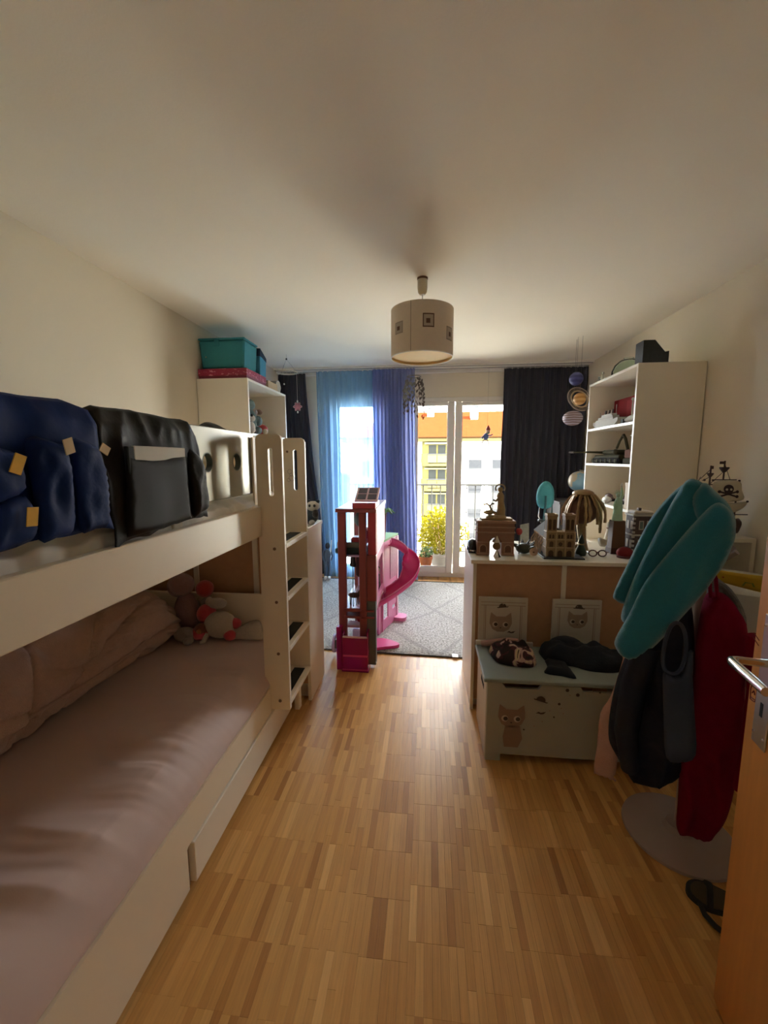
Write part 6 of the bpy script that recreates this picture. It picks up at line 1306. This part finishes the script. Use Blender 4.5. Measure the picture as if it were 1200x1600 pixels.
t = thing('red_toy_lamp', 'red and clear toy figure under the lift beam of the doll house', 'toy', (-.46, 2.70, .285)); obj('body', MB().sph((-.455, 2.69, .315), (.025, .022, .028), 12, 8), M('clear_red', (.5, .02, .05), .2), t, smooth=True); obj('head', MB().sph((-.45, 2.69, .347), .012, 10, 8), M('clear_red'), t, smooth=True)

# ------------------------------------------------------------------ outside
CONC = M('balcony_concrete', (.48, .45, .40), .9, spec=0.0, bump=.1)
struct('balcony_floor', MB().box(-3.0, 3.0, YB + .15, 6.1, -.20, -.03), CONC)
rl = thing('balcony_railing', 'dark metal balcony railing with thin upright bars outside the window', 'railing', (0, 5.95, -.03)); RM = M('painted_railing_metal', (.026, .026, .025), .5, spec=0.0)
obj('top_rail', MB().box(-3, 3, 5.93, 5.97, 1.02, 1.045, .003), RM, rl); obj('bottom_rail', MB().box(-3, 3, 5.94, 5.96, .06, .08, .003), RM, rl)
b0 = None
for k in range(44):
    x = -2.65 + k * .123
    if b0 is None: b0 = obj('bar', MB().cyl((0, 5.95, .0), (0, 5.95, 1.02), .0075, n=8), RM, rl); go = b0
    else: go = bpy.data.objects.new('bar', b0.data); COL.objects.link(go); go.parent = rl
    go.location.x = x
for x in (-2.9, -1.0, 1.2, 2.9): obj('post', MB().box(x - .015, x + .015, 5.935, 5.965, -.03, 1.02, .002), RM, rl)
def bush(name, label, c, r, mat, nleaf, ls, seed, cat_='plant', potr=.16, poth=.2, potmat=None):
    t = thing(name, label, cat_, (c[0], c[1], -.03)); rng = random.Random(seed); L = MB()
    for k in range(nleaf):
        a = rng.random() * 2 * PI; b = math.asin(rng.uniform(-1, 1)); rad = rng.random() ** .4
        q = Vector((c[0] + r[0] * rad * math.cos(a) * math.cos(b), c[1] + r[1] * rad * math.sin(a) * math.cos(b), c[2] + r[2] * rad * math.sin(b)))
        u = Vector((rng.gauss(0, 1), rng.gauss(0, 1), rng.gauss(0, 1))).normalized(); w = u.orthogonal().normalized(); v = u.cross(w); s = ls * rng.uniform(.7, 1.3)
        L.add([q - u * s, q + w * s * .42 + v * s * .1, q + u * s, q - w * s * .42 + v * s * .1], [(0, 1, 2, 3)])
    o = obj('foliage', L, mat, t); o['kind'] = 'stuff'
    for k in range(7):
        a = rng.random() * 2 * PI; obj('stem', MB().tube([(c[0] + .03 * math.cos(a), c[1] + .03 * math.sin(a), poth - .06), (c[0] + r[0] * .5 * math.cos(a), c[1] + r[1] * .5 * math.sin(a), c[2] + r[2] * .4)], [.008, .004], 6), M('twig', (.18, .12, .06), .8, spec=0.0), t)
    if potmat: 
        obj('pot', MB().lathe([(0, -.03), (potr * .72, -.03), (potr, poth - .04), (potr * 1.06, poth - .04), (potr * 1.06, poth - .005), (potr * .95, poth - .005), (potr * .9, poth - .03), (0, poth - .03)], (c[0], c[1], 0), 28), potmat, t, smooth=True)
    return t
TERR = M('terracotta', (.055, .018, .008), .8, spec=0.0)
YLF = M('forsythia_yellow', (.065, .055, .0028), .7, spec=0.0, var=.75, scale=6, trans=.45, alpha=.001)
bush('flowering_bush', 'bright yellow flowering bush in a pot on the balcony', (.20, 5.50, .42), (.36, .26, .36), YLF, 1900, .026, 4, 'bush', .18, .16, M('dark_pot', (.10, .09, .08), .7, spec=0.0))
bush('potted_plant', 'small green plant in a terracotta pot on the balcony', (-.02, 5.20, .20), (.09, .08, .09), M('sage_leaf', (.022, .034, .014), .7, spec=0.0, var=.3, scale=8), 160, .022, 8, 'plant', .085, .17, TERR)

struct('ground', MB().box(-60, 60, 6.5, 120, -12.3, -12.0), M('street_grey', (.30, .30, .28), .9, spec=0.0, var=.2, scale=.2))
FY = 40.0
ab = thing('apartment_building', 'cream apartment building with orange tiled hip roof across the street', 'building', (4, FY + 5, -12))
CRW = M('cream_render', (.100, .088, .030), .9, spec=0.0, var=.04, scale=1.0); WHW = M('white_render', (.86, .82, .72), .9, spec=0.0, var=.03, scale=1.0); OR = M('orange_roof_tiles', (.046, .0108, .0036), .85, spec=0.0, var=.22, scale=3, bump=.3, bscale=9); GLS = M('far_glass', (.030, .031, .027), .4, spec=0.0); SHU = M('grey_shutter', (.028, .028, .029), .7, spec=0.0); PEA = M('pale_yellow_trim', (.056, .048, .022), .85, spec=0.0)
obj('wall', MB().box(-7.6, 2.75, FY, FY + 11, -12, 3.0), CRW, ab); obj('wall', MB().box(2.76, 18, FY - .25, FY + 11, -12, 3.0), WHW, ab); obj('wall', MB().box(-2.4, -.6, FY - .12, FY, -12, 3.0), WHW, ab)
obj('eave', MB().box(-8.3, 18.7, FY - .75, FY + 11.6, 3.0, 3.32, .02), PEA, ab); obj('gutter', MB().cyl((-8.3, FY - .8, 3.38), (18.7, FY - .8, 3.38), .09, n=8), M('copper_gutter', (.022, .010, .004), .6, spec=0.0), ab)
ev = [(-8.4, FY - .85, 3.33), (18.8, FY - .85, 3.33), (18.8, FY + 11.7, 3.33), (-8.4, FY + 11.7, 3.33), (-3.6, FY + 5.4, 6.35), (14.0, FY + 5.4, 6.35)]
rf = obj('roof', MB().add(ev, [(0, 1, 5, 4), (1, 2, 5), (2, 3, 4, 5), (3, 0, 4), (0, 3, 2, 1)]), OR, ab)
for x, y in ((4.6, FY + 3.6), (.2, FY + 4.5), (10, FY + 4)):
    cm = obj('chimney', MB().box(x - .35, x + .35, y - .3, y + .3, 5.0, 6.55, .02), WHW, rf); obj('chimney_cap', MB().box(x - .42, x + .42, y - .37, y + .37, 6.55, 6.65, .01), SHU, cm)
for fl_ in range(5):
    zf = .95 - fl_ * 2.33
    bl = obj('balcony', MB().prism([(2.6, FY), (2.6, FY - 1.25), (.1, FY - 1.25)] + [(.1 - .75 * math.sin(a), FY - .5 - .75 * math.cos(a)) for a in [PI / 2 * k / 6 for k in range(1, 6)]] + [(-.65, FY)], fr_xy(0), zf - .22, zf), PEA, ab)
    obj('balcony_rail', MB().box(-.1, 2.6, FY - 1.25, FY - 1.19, zf + .85, zf + .93), SHU, bl); 
    for k in range(3): obj('rail_panel', MB().box(-.05 + k * .9, .78 + k * .9, FY - 1.23, FY - 1.20, zf + .10, zf + .82), PEA if fl_ % 2 else CRW, bl)
    obj('curved_screen', MB().grid(lambda u, v: (.0 - .68 * math.sin(PI / 2 * u), FY - .5 - .68 * math.cos(PI / 2 * u), zf + .95 * v), 8, 1), PEA, bl)
    for k in range(3):
        w_ = obj('window', MB().box(.05 + k * .88, .75 + k * .88, FY - .03, FY + .02, zf + .05, zf + 1.75, .01), SHU, ab); obj('pane', MB().box(.12 + k * .88, .68 + k * .88, FY - .045, FY - .02, zf + .12, zf + 1.68), GLS, w_)
    aw = obj('awning', MB().box(-.35, 2.65, FY - 1.0, FY, zf + 1.80, zf + 1.95, .02), M('cream_awning', (.09, .08, .045), .9, spec=0.0), ab)
    for x0_, x1_ in ((3.80, 5.0), (5.95, 7.2), (9.2, 10.4)):
        w_ = obj('window', MB().box(x0_ - .06, x1_ + .06, FY - .30, FY - .24, zf - 2.25, zf + .45, .01), WHW, ab)
        obj('pane', MB().box(x0_, x1_, FY - .315, FY - .29, zf - 2.15, zf - .35), M('far_blind', (.045, .045, .044), .6, spec=0.0), w_); obj('shutter', MB().box(x0_, x1_, FY - .33, FY - .29, zf - .42, zf + .38), SHU, w_)
        obj('sill', MB().box(x0_ - .1, x1_ + .1, FY - .38, FY - .25, zf - 2.36, zf - 2.26), SHU, w_)
    for x0_ in (-6.6, -4.6):
        w_ = obj('window', MB().box(x0_, x0_ + 1.0, FY - .04, FY + .02, zf - 1.3, zf + .3, .01), PEA, ab); obj('pane', MB().box(x0_ + .08, x0_ + .92, FY - .05, FY - .02, zf - 1.2, zf + .2), M('far_blind'), w_)
nb2 = thing('apartment_building', 'pale block with flat roof further down the street', 'building', (-20, 52, -12))
obj('wall', MB().box(-30, -9.5, 50, 60, -12, -.8), M('blue_grey_render', (.03, .036, .042), .9, spec=0.0), nb2); obj('roof', MB().box(-30.3, -9.2, 49.7, 60.3, -.8, -.5), SHU, nb2)
for k in range(5):
    w_ = obj('window', MB().box(-14 - k * 3, -12.6 - k * 3, 49.94, 50.02, -4, -2.4, .01), WHW, nb2); obj('pane', MB().box(-13.9 - k * 3, -12.7 - k * 3, 49.93, 49.96, -3.9, -2.5), GLS, w_)

# things that stand on the rug or sheet are lifted by its thickness
ch.location.z += .0135; tf.location.z += .0135; cu.location.z += .004
